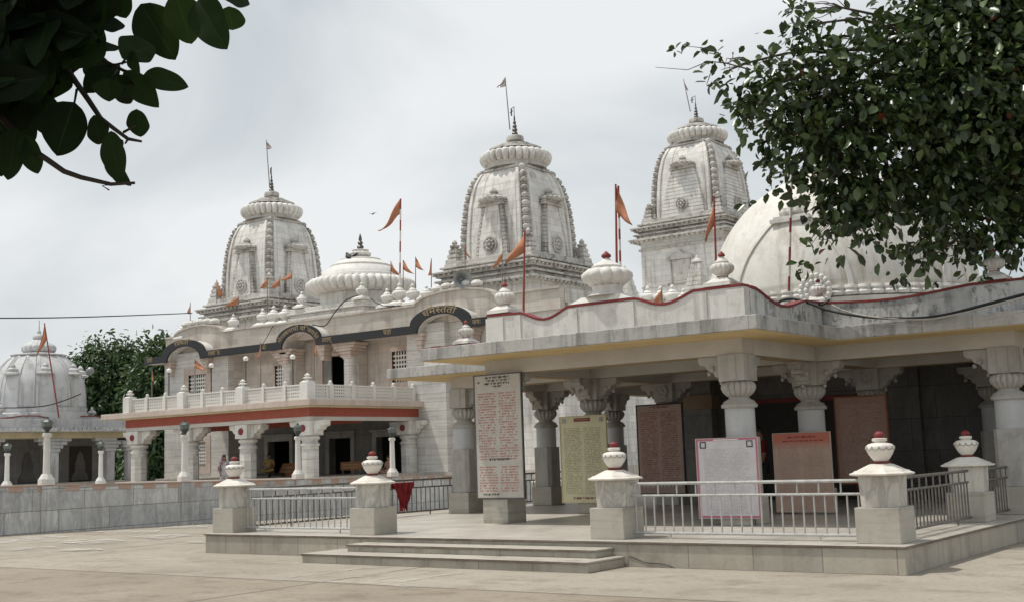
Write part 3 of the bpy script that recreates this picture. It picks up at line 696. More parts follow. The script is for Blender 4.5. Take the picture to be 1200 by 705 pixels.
# ------------------------------------------------------------------ urn topped posts and railings round the platform
def post(cu, cv, label):
    t = thing('railing_post', label, 'post', (cu, cv, ZP), 'urn topped marble posts round the platform')
    mb = MB(); mb.box(cu - 0.285, cu + 0.285, cv - 0.285, cv + 0.285, ZP, 0.795); mb.build('base', M['post_base'], t, bevel=0.008)
    mb = MB(); mb.loft([[(p[0], p[1], z) for p in octa(cu, cv, h, 0.42)] for h, z in ((0.245, 0.795), (0.262, 1.181))]); mb.build('shaft', M['post_shaft'], t, bevel=0.006)
    mb = MB()
    mb.loft([[(p[0], p[1], z) for p in octa(cu, cv, h, 0.5)] for h, z in ((0.27, 1.182), (0.345, 1.19), (0.362, 1.20), (0.362, 1.215), (0.34, 1.222), (0.31, 1.236), (0.30, 1.25))])
    mb.loft([[(p[0], p[1], z) for p in octa(cu, cv, h, 0.55)] for h, z in ((0.285, 1.25), (0.20, 1.295), (0.14, 1.325), (0.11, 1.332))])
    mb.build('cap', M['post_white'], t, bevel=0.004)
    mb = MB(); mb.lathe(cu, cv, [(0.085, 1.331), (0.092, 1.338), (0.092, 1.352), (0.082, 1.36)], 24); mb.build('neck_ring', M['red'], t, smooth=40)
    prof_ = [(0.072, 1.36), (0.09, 1.372), (0.118, 1.405), (0.148, 1.45), (0.17, 1.50), (0.176, 1.53), (0.172, 1.555), (0.15, 1.578), (0.10, 1.594), (0.072, 1.598), (0.072, 1.612), (0.092, 1.617), (0.094, 1.648), (0.08, 1.654), (0.05, 1.657)]
    mb = MB(); mb.lathe(cu, cv, prof_, 36); ur = mb.build('urn', M['post_white'], t, smooth=45)
    mb = MB()
    for k in range(12):          # scalloped petal tongues lying on the shoulder
        a = 2 * PI * k / 12
        for j in range(9):
            th = PI + PI * j / 8
            da, dz_ = 0.25 * math.cos(th), 0.036 * math.sin(th)
            zz = 1.545 + dz_; rr = 0.176 - max(0, 1.53 - zz) * 0.35
            mb.ball((cu + (rr + .001) * math.cos(a + da), cv + (rr + .001) * math.sin(a + da), zz), 0.0095, 1, 6, 4)
    mb.build('scallop_line', M['cap_stone'], ur, smooth=45)
    mb = MB(); mb.lathe(cu, cv, [(0.045, 1.655), (0.058, 1.667), (0.064, 1.69), (0.06, 1.712), (0.04, 1.732), (0.01, 1.742)], 22); mb.build('knob', M['red'], t, smooth=True)
    return t
P3 = post(-17.85, 15.05, 'leftmost urn topped post, at the far left corner of the platform')
P2 = post(-14.33, 15.09, 'urn topped post left of the steps, beside the hanging red cloth')
P1 = post(-9.46, 15.09, 'urn topped post right of the steps, in front of the yellow board')
P4 = post(-5.48, 15.10, 'large urn topped post at the near right corner of the platform')
P5 = post(-5.62, 19.25, 'urn topped post near the right edge, set back behind the corner post')

def railing(label, p0, p1, n, mat, top=1.125, mid=0.955, bot=0.43, group='steel railings round the platform', upper=2):
    a = Vector((p0[0], p0[1], ZP)); b_ = Vector((p1[0], p1[1], ZP)); t = thing('railing', label, 'railing', (a + b_) / 2, group)
    d = b_ - a; along_u = abs(d.x) > abs(d.y)
    for nm, z, r_ in (('top_rail', top, 0.022), ('middle_rail', mid, 0.017), ('bottom_rail', bot, 0.02)):
        mb = MB(); mb.tube([a + Vector((0, 0, z - ZP)), b_ + Vector((0, 0, z - ZP))], r_, 8); mb.build(nm, mat, t, smooth=40)
    o_ = Vector(t.location); proto = None
    for i in range(n):
        q = a + d * ((i + 0.5) / n)
        if proto is None:
            mb = MB(); mb.tube([q + Vector((0, 0, bot - ZP)), q + Vector((0, 0, mid - ZP))], 0.0115, 6); proto = mb.build('baluster', mat, t, smooth=40); q0 = q
        else:
            c = proto.copy(); COL.objects.link(c); c.parent = t; c.location = q - q0
    pr2 = None
    for i in range(n // upper):
        q = a + d * ((i + 0.5) * upper / n)
        if pr2 is None:
            mb = MB(); mb.tube([q + Vector((0, 0, mid - ZP)), q + Vector((0, 0, top - ZP))], 0.0115, 6); pr2 = mb.build('upper_bar', mat, t, smooth=40); q1 = q
        else:
            c = pr2.copy(); COL.objects.link(c); c.parent = t; c.location = q - q1
    for k in (0.18, 0.82):
        q = a + d * k; mb = MB(); mb.tube([q, q + Vector((0, 0, bot - ZP))], 0.014, 6); mb.build('foot', mat, t)
    return t
railing('grey steel railing between the two left posts', (-17.6, 15.09), (-14.58, 15.09), 20, M['rail'])
railing('grey steel railing in front of the white and pink boards', (-9.2, 15.09), (-5.73, 15.09), 23, M['rail'])
railing('steel railing running back from the near right corner post', (-5.55, 15.37), (-5.55, 18.95), 24, M['rail_dark'])
railing('steel railing at the right edge, behind the set back post', (-5.5, 19.55), (-5.5, 22.4), 19, M['rail_dark'])
railing('brownish railing with the red cloth on it, along the left side of the platform', (-17.92, 15.35), (-17.92, 21.9), 42, M['rail_dark'])
railing('far brownish railing behind the tall board, beyond the left column', (-17.92, 22.3), (-17.92, 27.3), 32, M['rail_dark'])
# red cloth over the side railing
mb = MB()
def cl(x, y): return at(x, y, u=-17.90)
edge_l = [(458.7, 565.5), (459.5, 571), (462.5, 578), (465, 587), (466, 593), (466.5, 598)]
edge_r = [(482.8, 564), (481.5, 570), (479.5, 577), (478, 584), (475.5, 590), (474, 595)]
g_ = []
NC = 13
for j in range(16):
    f_ = j / 15 * 5; i0 = min(int(f_), 4); q_ = f_ - i0; r_ = []
    L_ = tuple(edge_l[i0][k] + (edge_l[i0 + 1][k] - edge_l[i0][k]) * q_ for k in (0, 1)); R_ = tuple(edge_r[i0][k] + (edge_r[i0 + 1][k] - edge_r[i0][k]) * q_ for k in (0, 1))
    for i in range(NC):
        w = i / (NC - 1); rag = (3.2 * math.sin(i * 1.9) + 2 * math.sin(i * 4.1)) * max(0, j - 11) / 4
        p = cl(L_[0] + (R_[0] - L_[0]) * w, L_[1] + (R_[1] - L_[1]) * w + rag); p.x += 0.055 + (0.045 * math.sin(i * 1.75 + 0.12 * j) + 0.02 * math.sin(i * 3.3 + j * 0.6)) * min(1, j / 3); r_.append(mb.bm.verts.new(p))
    g_.append(r_)
for j in range(15):
    for i in range(NC - 1): mb._f((g_[j][i], g_[j][i + 1], g_[j + 1][i + 1], g_[j + 1][i]))
bk = [mb.bm.verts.new(v.co + Vector((-0.10, 0, -0.10 - 0.008 * k))) for k, v in enumerate(g_[0])]
tp = [mb.bm.verts.new(v.co + Vector((-0.05, 0, 0.012))) for v in g_[0]]
for i in range(NC - 1): mb._f((tp[i], tp[i + 1], g_[0][i + 1], g_[0][i])); mb._f((bk[i], bk[i + 1], tp[i + 1], tp[i]))
o = mb.single('hanging_cloth', M['cloth_red'], 'dark red cloth hung over the side railing by the left urn post', 'cloth', cl(470, 566), smooth=True)
sb = o.modifiers.new('sub', 'SUBSURF'); sb.levels = sb.render_levels = 1
so = o.modifiers.new('solid', 'SOLIDIFY'); so.thickness = 0.012

# ------------------------------------------------------------------ inscription boards
def board(label, u0, u1, z0, z1, v, mat, frame, legs=None, lean=0.0, fw=0.025, extra=None):
    t = thing('notice_board', label, 'notice board', (u0, v, z0), 'inscription boards on the pavilion columns')
    mb = MB(); mb.box(u0, u1, v, v + 0.03, z0, z1); pnl = mb.build('panel', mat, t)
    mb = MB()
    mb.box(u0 - fw, u0 - 0.001, v - 0.008, v + 0.035, z0 - fw, z1 + fw); mb.box(u1 + 0.001, u1 + fw, v - 0.008, v + 0.035, z0 - fw, z1 + fw)
    mb.box(u0 - 0.001, u1 + 0.001, v - 0.008, v + 0.035, z1 + 0.001, z1 + fw); mb.box(u0 - 0.001, u1 + 0.001, v - 0.008, v + 0.035, z0 - fw, z0 - 0.001)
    mb.build('frame', frame, t)
    if legs:
        for uu in legs:
            mb = MB(); mb.box(uu - 0.03, uu + 0.03, v + 0.005, v + 0.045, ZP, z0 - fw - 0.002); mb.build('leg', M['rail_dark'], t)
    return t
def heading(t, pts, mat, v):      # short bars of lettering in a heading, (u0, u1, z, h)
    for u0, u1, z, h in pts:
        mb = MB(); x_ = u0
        while x_ < u1 - 0.01:
            w = rnd.uniform(0.05, 0.12); e = min(x_ + w, u1)
            mb.box(x_, e, v - 0.006, v - 0.002, z + h * 0.72, z + h * 0.9)
            k = x_ + 0.006
            while k < e - 0.012:
                if rnd.random() < 0.8: mb.box(k, k + 0.009, v - 0.006, v - 0.002, z + rnd.uniform(0, .3) * h, z + h * 0.715)
                if rnd.random() < 0.45: mb.box(k + 0.010, k + 0.017, v - 0.006, v - 0.002, z + h * 0.3, z + h * 0.45)
                k += 0.02
            x_ = e + 0.022
        mb.build('heading', mat, t)
M['b_big'] = board_mat('board red script on grey white', (0.50, 0.475, 0.43), (0.33, 0.07, 0.05), 38, 1.08, 2.28, 2, (0.05, 0.10, 0.32), gap_rows=(10, 11), strength=0.85)
t = board('tall pale board with red script in two columns, on the near left column', -14.24, -13.16, 0.82, 3.10, 17.84, M['b_big'], M['metal_dark'], extra=None)
heading(t, [(-13.98, -13.42, 3.03, 0.045), (-13.95, -13.4, 2.975, 0.04), (-14.0, -13.42, 2.92, 0.04), (-13.82, -13.58, 2.865, 0.04), (-14.17, -14.10, 2.95, 0.04), (-13.95, -13.45, 1.50, 0.05), (-14.1, -13.72, 0.86, 0.04)], M['black'], 17.84)
M['b_yel'] = board_mat('board dark script on yellow', (0.62, 0.585, 0.40), (0.19, 0.17, 0.10), 40, 1.12, 1.75, 2, (0.07, 0.16, 0.22), strength=0.75, seed=3.0)
t = board('yellow board with a small red title plate, on the left inner column', -14.37, -13.25, 0.59, 2.34, 20.85, M['b_yel'], M['cream'], fw=0.02)
heading(t, [(-14.1, -13.55, 0.64, 0.05)], M['red'], 20.85)
mb = MB(); mb.box(-14.02, -13.62, 20.84, 20.848, 2.24, 2.31); mb.build('title_plate', M['red'], t)
mb = MB(); mb.box(-13.98, -13.66, 20.834, 20.839, 2.27, 2.285); mb.build('title_lettering', M['gold'], t)
boxes('corner_emblem', M['cap_stone'], t, [(uu, uu + 0.10, 20.842, 20.848, 2.22, 2.31) for uu in (-14.32, -13.40)])
M['b_brn'] = board_mat('board red script on brown', (0.44, 0.32, 0.27), (0.24, 0.05, 0.04), 38, 1.16, 2.0, 2, (0.06, 0.26, 0.14), strength=0.9, seed=9.0)
t = board('brownish board with dark red script, on the inner column behind the front right railing post', -14.43, -13.27, 0.62, 2.62, 24.1, M['b_brn'], M['wood_dark'], fw=0.03)
heading(t, [(-14.1, -13.6, 2.55, 0.05)], M['red'], 24.1); heading(t, [(-14.35, -13.35, 0.74, 0.07)], M['white_clean'], 24.1)
M['b_wht'] = board_mat('board fine script on white', (0.60, 0.58, 0.60), (0.20, 0.18, 0.19), 46, 1.10, 1.28, 1, (0.10, 0.06, 0.16), border=((0.45, 0.17, 0.23), 0.035), strength=0.45, seed=15.0)
t = board('white board with a pink border and fine dark script, on the front right column', -9.57, -8.47, 0.47, 1.75, 17.83, M['b_wht'], M['facade_pink'], legs=(-9.4, -8.62), fw=0.012)
for uu in (-9.50, -8.66):
    mb = MB()
    mb.box(uu, uu + 0.11, 17.822, 17.827, 1.60, 1.615); mb.box(uu, uu + 0.11, 17.822, 17.827, 1.69, 1.705); mb.box(uu, uu + 0.015, 17.822, 17.827, 1.617, 1.688); mb.box(uu + 0.095, uu + 0.11, 17.822, 17.827, 1.617, 1.688)
    mb.build('corner_emblem', M['black'], t)
mb = MB(); mb.box(-9.25, -8.8, 17.822, 17.827, 1.72, 1.74); mb.build('title_lettering', M['white_clean'], t)
M['b_pnk'] = board_mat('board pale script on faded pink', (0.50, 0.36, 0.29), (0.33, 0.22, 0.18), 34, 1.10, 1.43, 2, (0.06, 0.2, 0.24), head=((0.50, 0.16, 0.11), 0.22), strength=0.7, seed=21.0)
t = board('faded board with a salmon top and pale script, on the right inner column', -9.58, -8.48, 0.40, 1.82, 20.85, M['b_pnk'], M['facade_pink'], legs=(-9.4, -8.65), fw=0.012)
heading(t, [(-9.3, -8.75, 1.73, 0.035), (-9.4, -8.6, 1.66, 0.03)], M['red'], 20.85)
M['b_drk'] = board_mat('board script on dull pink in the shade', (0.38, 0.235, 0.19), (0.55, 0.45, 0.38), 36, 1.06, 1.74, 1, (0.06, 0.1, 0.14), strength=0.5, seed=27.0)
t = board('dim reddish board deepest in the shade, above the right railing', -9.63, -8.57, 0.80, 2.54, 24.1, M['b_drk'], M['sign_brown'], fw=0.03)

# ------------------------------------------------------------------ retaining wall and lamp posts along the walkway
def wt(v): return 1.24 - 0.0180 * (v - 17.5)
rw = thing('retaining_wall', 'long grey marble retaining wall with a pink coping, left of the platform', 'wall', (-29.2, 24, 0))
mb = MB(); mb.loft([[(-29.1, v, -0.7), (-29.5, v, -0.7), (-29.5, v, wt(v) - 0.165), (-29.1, v, wt(v) - 0.165)] for v in (4, 40)]); mb.build('wall_face', M['retain'], rw)
mb = MB(); mb.loft([[(-29.06, v, wt(v) - 0.03), (-29.55, v, wt(v) - 0.03), (-29.55, v, wt(v)), (-29.06, v, wt(v))] for v in (4, 40)]); mb.build('coping', M['coping'], rw)
for mat, off in ((M['coping'], 0), (M['retain'], 1)):
    mb = MB()
    for k in range(off, 88, 2):
        a = 4 + k * 0.41; b_ = a + 0.41
        mb.loft([[(-29.085, v, wt(v) - 0.163), (-29.5, v, wt(v) - 0.163), (-29.5, v, wt(v) - 0.031), (-29.085, v, wt(v) - 0.031)] for v in (a, b_)])
    o = mb.build('tile_band', mat, rw)
LV = (13.75, 18.27, 22.76, 27.28, 31.80, 36.3)
for v in LV:
    mb = MB(); mb.box(-29.098, -29.045, v - 0.23, v + 0.23, -0.7, wt(v) - 0.032); mb.build('pier', M['retain'], rw, bevel=0.01)
def lamp(u, v, z, s, label, group='white lamp posts with dark lanterns'):
    t = thing('lamp_post', label, 'lamp post', (u, v, z), group)
    mb = MB(); mb.prism_z(octa(u, v, 0.20 * s, 0.5), z, z + 0.16 * s); mb.loft([[(p[0], p[1], zz) for p in octa(u, v, h, 0.55)] for h, zz in ((0.19 * s, z + 0.16 * s), (0.115 * s, z + 0.30 * s))]); mb.build('base', M['white_clean'], t, smooth=30)
    mb = MB(); mb.lathe(u, v, [(0.10 * s, z + 0.30 * s), (0.085 * s, z + 1.30 * s), (0.12 * s, z + 1.33 * s), (0.125 * s, z + 1.40 * s), (0.09 * s, z + 1.43 * s)], 16); mb.build('shaft', M['white_clean'], t, smooth=40)
    z1 = z + 1.43 * s
    mb = MB(); mb.loft([[(p[0], p[1], zz) for p in octa(u, v, h, 0.58)] for h, zz in ((0.05 * s, z1), (0.05 * s, z1 + 0.05 * s), (0.135 * s, z1 + 0.15 * s), (0.14 * s, z1 + 0.17 * s))])
    mb.loft([[(p[0], p[1], zz) for p in octa(u, v, h, 0.58)] for h, zz in ((0.17 * s, z1 + 0.30 * s), (0.11 * s, z1 + 0.36 * s), (0.04 * s, z1 + 0.40 * s), (0.03 * s, z1 + 0.45 * s))])
    ln = mb.build('lantern', M['lantern'], t)
    mb = MB(); mb.loft([[(p[0], p[1], zz) for p in octa(u, v, h, 0.58)] for h, zz in ((0.12 * s, z1 + 0.171 * s), (0.145 * s, z1 + 0.298 * s))]); mb.build('glass', M['glass_dark'], ln)
    return t
for v, lb in zip(LV[1:5], ('tallest looking white lamp post on the wall, at far left before the domed shrine', 'white lamp post on the wall under the left end of the orange red fascia', 'white lamp post on the wall beside the corner column of the porch', 'rightmost white lamp post on the wall, in front of a dark porch doorway')):
    lamp(-29.22, v, wt(v), 0.96, lb)
for (x, y, d), lb in zip(((118, 562, 54), (8, 562, 52)), ('short distant lamp post between the domed shrine and the porch', 'short distant lamp post at the left edge of the picture')):
    p = at(x, y, d=d); lamp(p.x, p.y, 0.9, 1.06, lb)

# ------------------------------------------------------------------ the temple
tem = thing('temple', 'large white marble temple with three curved spires and a black band of gold lettering', 'temple', (-44.75, 48, 0.45))
FV = 44.0                        # front wall plane
ZF = 0.92                        # porch floor
def wall_open(name, u0, u1, z0, z1, v0, v1, ops, mat):
    us_ = sorted({u0, u1, *[o[0] for o in ops], *[o[1] for o in ops]}); zs = sorted({z0, z1, *[o[2] for o in ops], *[o[3] for o in ops]})
    mb = MB()
    for a, b_ in zip(us_, us_[1:]):
        for c, d in zip(zs, zs[1:]):
            cu, cz = (a + b_) / 2, (c + d) / 2
            if any(o[0] < cu < o[1] and o[2] < cz < o[3] for o in ops): continue
            mb.box(a, b_, v0, v1, c, d)
    bmesh.ops.remove_doubles(mb.bm, verts=mb.bm.verts, dist=0.001)
    # drop the inner faces left between neighbouring cells
    seen = {}
    for f in mb.bm.faces: seen.setdefault(tuple(round(q, 3) for q in f.calc_center_median()), []).append(f)
    dead = [f for l in seen.values() if len(l) > 1 for f in l]
    bmesh.ops.delete(mb.bm, geom=dead, context='FACES')
    return mb.build(name, mat, tem)
def jali(u0, u1, z0, z1, v, parent=tem, rows=7, colsn=8, w=0.042, f=0.13):
    """a window: pink frame, stone lattice"""
    mb = MB()
    mb.box(u0 - f, u0, v - 0.09, v + 0.06, z0 - f, z1 + f); mb.box(u1, u1 + f, v - 0.09, v + 0.06, z0 - f, z1 + f)
    mb.box(u0 + .001, u1 - .001, v - 0.09, v + 0.06, z1, z1 + f); mb.box(u0 + .001, u1 - .001, v - 0.09, v + 0.06, z0 - f, z0)
    wn_ = mb.build('window', M['facade_pink'], parent)
    mb = MB(); dz = (z1 - z0) / rows; du = (u1 - u0) / colsn
    for i in range(1, rows): mb.box(u0 + .002, u1 - .002, v + 0.0, v + 0.05, z0 + i * dz - w, z0 + i * dz + w)
    for i in range(1, colsn): mb.box(u0 + i * du - w * .8, u0 + i * du + w * .8, v + 0.004, v + 0.046, z0 + .002, z1 - .002)
    mb.build('lattice', M['white_clean'], wn_)
    return wn_
FL = []   # door openings on the porch level
doors = [(-50.05, -48.35, ZF, 2.75), (-45.35, -43.8, ZF, 2.75), (-42.0, -39.2, ZF, 2.72)]
# podium
mb = MB(); mb.box(-58.6, -30, 43.55, 76, 0.4, ZF - 0.004); mb.box(-51.6, -38.0, 36.0, 43.55, 0.4, ZF)
mb.build('podium', M['facade'], tem)
# left bay
wall_open('left_bay_wall', -57.8, -52.2, ZF, 8.0, 43.6, 44.0, [(-55.6, -54.1, 5.2, 6.7), (-55.45, -54.1, 1.55, 2.9)], M['banded'])
jali(-55.6, -54.1, 5.2, 6.7, 43.66, f=0.42); jali(-55.45, -54.1, 1.55, 2.9, 43.66, f=0.40)
boxes('bay_return', M['banded'], tem, ((-57.8, -57.4, 44.0, 60, ZF, 8.0), (-52.6, -52.2, 44.0, 45.0, ZF, 8.0)))
# recessed front wall: canopy shade put into the grey below, pale above
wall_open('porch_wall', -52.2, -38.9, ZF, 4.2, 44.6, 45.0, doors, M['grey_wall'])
wall_open('upper_wall', -52.2, -38.9, 4.2, 8.0, 44.6, 45.0, [(-49.5, -48.15, 5.5, 6.85), (-45.75, -43.55, 4.32, 7.05), (-40.85, -39.4, 5.4, 6.95)], M['facade'])
jali(-49.5, -48.15, 5.5, 6.85, 44.66); jali(-40.85, -39.4, 5.4, 6.95, 44.66, f=0.3)
mb = MB(); mb.box(-45.8, -43.5, 44.5, 44.62, 7.05, 7.2); mb.box(-45.9, -45.75, 44.5, 44.62, 4.33, 7.2); mb.box(-43.55, -43.4, 44.5, 44.62, 4.33, 7.2)
df = mb.build('upper_doorway', M['facade_pink'], tem)
mb = MB(); mb.box(-45.2, -45.12, 44.55, 44.62, 4.35, 7.04); mb.box(-45.74, -45.21, 44.56, 44.61, 4.35, 7.04); mb.build('door_leaf', M['grey_wall'], df)
for a, b_, c, d in doors:
    mb = MB(); f = 0.26
    mb.box(a - f, a, 44.5, 44.65, c, d + f); mb.box(b_, b_ + f, 44.5, 44.65, c, d + f); mb.box(a + .001, b_ - .001, 44.5, 44.65, d, d + f)
    mb.box(a - f - 0.1, b_ + f + 0.1, 44.42, 44.6, d + f + 0.002, d + f + 0.12)
    mb.build('door_frame', M['cap_stone'], tem, bevel=0.02)
# right bay with banded marble pier, pink framed window, white wall
wall_open('right_bay_wall', -36.5, -30.0, ZF, 8.0, 43.95, 44.35, [(-35.6, -34.6, 1.6, 3.2), (-35.6, -34.2, 5.4, 6.6)], M['tower'])
mb = MB(); mb.box(-38.9, -36.5, 43.55, 45.0, ZF, 8.0); mb.build('banded_pier', M['banded'], tem)
mb = MB(); mb.box(-36.1, -34.3, 43.9, 43.946, 1.2, 3.6); q = mb.build('pink_panel', M['facade_pink'], tem)
jali(-35.6, -34.6, 1.6, 3.2, 43.9, rows=6, colsn=5); jali(-35.6, -34.2, 5.4, 6.6, 43.97)
boxes('wall_strip', M['tower'], tem, ((-33.6, -33.2, 43.78, 43.948, ZF, 7.6), (-31.0, -30.6, 43.78, 43.948, ZF, 7.6)))
mb = MB(); mb.box(-30.4, -30.0, 44.35, 76, ZF, 8.0); mb.build('side_wall', M['tower'], tem)
mb = MB(); mb.box(-57.4, -30.4, 48.6, 49.0, ZF, 8.0); mb.build('inner_wall', M['wood_dark'], tem)  # near-black colour stands in for the unlit rooms behind the openings
mb = MB(); mb.box(-57.9, -29.9, 44.4, 76, 8.0, 8.3); mb.build('roof', M['tower'], tem)
# parapet with rounded gables over the two bays
def arc(c, half, z0, z1, n=14, a0=0.0, a1=PI): return [(c - half * math.cos(a0 + (a1 - a0) * k / n), z0 + (z1 - z0) * math.sin(a0 + (a1 - a0) * k / n)) for k in range(n + 1)]
top = [(-57.9, 8.97)] + arc(-55.0, 2.1, 8.97, 9.46) + [(-52.2, 8.95), (-48.3, 8.93), (-38.62, 8.93)] + arc(-36.05, 2.45, 8.93, 9.45) + [(-33.5, 8.9), (-29.9, 8.9)]
mb = MB(); mb.strip_v([(a, 7.98) for a, z in top], top, 43.75, 44.1); mb.build('roof_parapet', M['facade'], tem)
mb = MB(); mb.strip_v([(a, z + 0.002) for a, z in top], [(a, z + 0.10) for a, z in top], 43.66, 44.16); mb.build('parapet_coping', M['facade'], tem)
mb = MB(); mb.box(-30.2, -29.9, 44.17, 76, 8.3, 8.95); mb.build('side_parapet', M['tower'], tem)

# black lettered band with three arches, white barrel canopies behind
A1, A2, A3 = (-55.42, 1.92, 1.50), (-46.0, 1.66, 1.30), (-36.35, 1.88, 1.46)
def band(z, za, which):
    pts = [(-59.0, z)]
    for c, ho, hi in (A1, A2, A3):
        h = ho if which else hi
        h2 = ho
        pts += arc(c, h2 if which else hi, z, za if which else za - 0.38, 18)
    return pts + [(-33.3, z)]
hi_ = band(7.92, 8.70, 1); lo_ = band(7.52, 8.70, 0)
mb = MB(); mb.strip_v(lo_, hi_, 43.02, 43.12); sb_ = mb.build('sign_band', M['black'], tem)
boxes('eave_slab', M['facade'], tem, [(-59.1, -57.3, 43.13, 43.9, 7.55, 7.68)] + [(a, b_, 43.13, 44.2, 7.6, 7.7) for a, b_ in ((-53.5, -47.7), (-44.3, -38.3), (-34.4, -33.2))])
for c, ho, hi in (A1, A2, A3):
    o_ = arc(c, ho - 0.04, 7.9, 8.66, 18); i_ = arc(c, hi, 7.58, 8.30, 18)
    mb = MB(); mb.strip_v(i_, o_, 43.13, 44.58); mb.build('barrel_canopy', M['white'], tem, smooth=30)
    for s_ in (-1, 1):
        u_ = c + s_ * (hi + 0.12)
        mb = MB()
        for j, (w, z0, z1) in enumerate(((0.12, 6.75, 7.0), (0.18, 7.0, 7.22), (0.26, 7.22, 7.40), (0.34, 7.40, 7.56))): mb.box(u_ - w, u_ + w, 43.35 - j * 0.05, 43.9, z0 + .001, z1)
        mb.build('bracket', M['facade_pink'], tem, bevel=0.02)
# columns beside the middle arch, upper storey
for u_ in (-47.55, -42.95):
    mb = MB(); mb.lathe(u_, 43.75, [(0.42, 4.35), (0.42, 4.7), (0.34, 4.75), (0.33, 6.7), (0.40, 6.74), (0.40, 6.8)], 12)
    c_ = mb.build('upper_column', M['banded'], tem, smooth=30)
    mb = MB()
    for j, (w, z0, z1) in enumerate(((0.36, 6.8, 6.95), (0.42, 6.95, 7.1), (0.55, 7.1, 7.25), (0.70, 7.25, 7.4), (0.82, 7.4, 7.54))): mb.box(u_ - w, u_ + w, 43.75 - min(w, .5), 43.75 + min(w, .5), z0 + .001, z1)
    mb.build('capital', M['facade_pink'], c_, bevel=0.03)
    mb = MB(); mb.box(u_ - 0.4, u_ + 0.4, 43.9, 44.58, 4.34, 7.6); mb.build('pier', M['facade'], c_)

# lettering on the band: glyphs from Blender's own fallback face, set one by one
GCACHE = {}
def glyph(ch):
    if ch in GCACHE: return GCACHE[ch]
    cu = bpy.data.curves.new('glyph', 'FONT'); cu.body = ch; cu.size = 1.0; cu.resolution_u = 3; cu.offset = 0.012
    o_ = bpy.data.objects.new('glyph', cu); COL.objects.link(o_)
    dg = bpy.context.evaluated_depsgraph_get(); me = bpy.data.meshes.new_from_object(o_.evaluated_get(dg))
    res = ([Vector(v.co) for v in me.vertices], [list(p.vertices) for p in me.polygons])
    bpy.data.objects.remove(o_); bpy.data.curves.remove(cu); bpy.data.meshes.remove(me)
    GCACHE[ch] = res; return res
def lettering(word, place, size, name='lettering'):
    """word: list of (glyph, advance, dx, clip) ; place(x, y) -> world point"""
    mb = MB(); x0 = 0.0
    for ch, adv, dx, clip in word:
        vs, fs = glyph(ch)
        if not vs: x0 += adv * size; continue
        bm2 = bmesh.new(); vv = [bm2.verts.new(v) for v in vs]
        for f in fs:
            try: bm2.faces.new([vv[i] for i in f])
            except ValueError: pass
        if clip:
            bmesh.ops.bisect_plane(bm2, geom=bm2.verts[:] + bm2.edges[:] + bm2.faces[:], plane_co=(clip, 0, 0), plane_no=(1, 0, 0), clear_outer=True)
        bm2.verts.index_update()
        nv = [mb.bm.verts.new(place(x0 + (v.co.x + dx) * size, v.co.y * size)) for v in bm2.verts]
        for f in bm2.faces:
            try: mb.bm.faces.new([nv[v.index] for v in f.verts])
            except ValueError: pass
        bm2.free(); x0 += adv * size
    return mb, x0
def W(*items):
    r_ = []
    for it in items:
        if isinstance(it, str): it = (it,)
        ch = it[0]; adv = it[1] if len(it) > 1 else None; dx = it[2] if len(it) > 2 else 0.0; clip = it[3] if len(it) > 3 else None
        if adv is None:
            vs, _ = glyph(ch); adv = (max(v.x for v in vs) if vs else 0.3)
        r_.append((ch, adv, dx, clip))
    return r_
def wid(w): return sum(a[1] for a in w)
def flat_text(w, u0, z0, size):
    mb, _ = lettering(w, lambda x, y: (u0 + x, 43.012, z0 + y), size); return mb
def arch_text(w, c, zc, r, rz, size, amid=PI / 2):
    tot = wid(w) * size; rm = (r + rz) / 2
    def pl(x, y):
        a = amid + (tot / 2 - x) / rm
        return (c + (r + y) * math.cos(a), 43.012, zc + (rz + y) * math.sin(a))
    return lettering(w, pl, size)[0]
REPH = ('ॅ', 0.0, -0.62)
txts = []
w = W('ध', 'म', ('ॅ', 0.0, -0.30), ('स', None, 0, 0.46), 'त', 'त', 'ो'); w[3] = ('स', 0.44, 0, 0.46)
txts.append(arch_text(w, A3[0], 7.62, 1.56, 0.77, 0.46))
txts.append(flat_text(W('य', 'त', 'ो'), -39.95, 7.64, 0.34))
txts.append(flat_text(W('ज', 'य', 'ः'), -34.35, 7.64, 0.30))
txts.append(flat_text(W(('श', 0.62), ('र', 0.0, -0.4), 'ी'), -48.75, 7.62, 0.34))
txts.append(arch_text(W('ग', 'ो', 'र', ('क', 0.52, 0, 0.56), 'ष', 'न', 'ा', 'थ', 'ो', (' ', 0.3), 'व', 'ि', 'ज', 'य', 'त', 'े', 'त', 'े'), A2[0], 7.58, 1.40, 0.82, 0.33))
txts.append(flat_text(W('त', 'र', 'ा', 'म', '्'), -44.2, 7.63, 0.33))
txts.append(arch_text(W('र', ('क', 0.52, 0, 0.56), 'ष', 'त', 'ि'), A1[0], 7.62, 1.62, 0.82, 0.36))
txts.append(flat_text(W('ध', 'म', ('ॅ', 0.0, -0.30), 'ो'), -58.7, 7.63, 0.34))
txts.append(flat_text(W('र', ('क', 0.52, 0, 0.56), 'ष', 'ि', 'त', 'ः'), -53.2, 7.63, 0.34))
for mb in txts: mb.build('lettering', M['gold'], sb_)

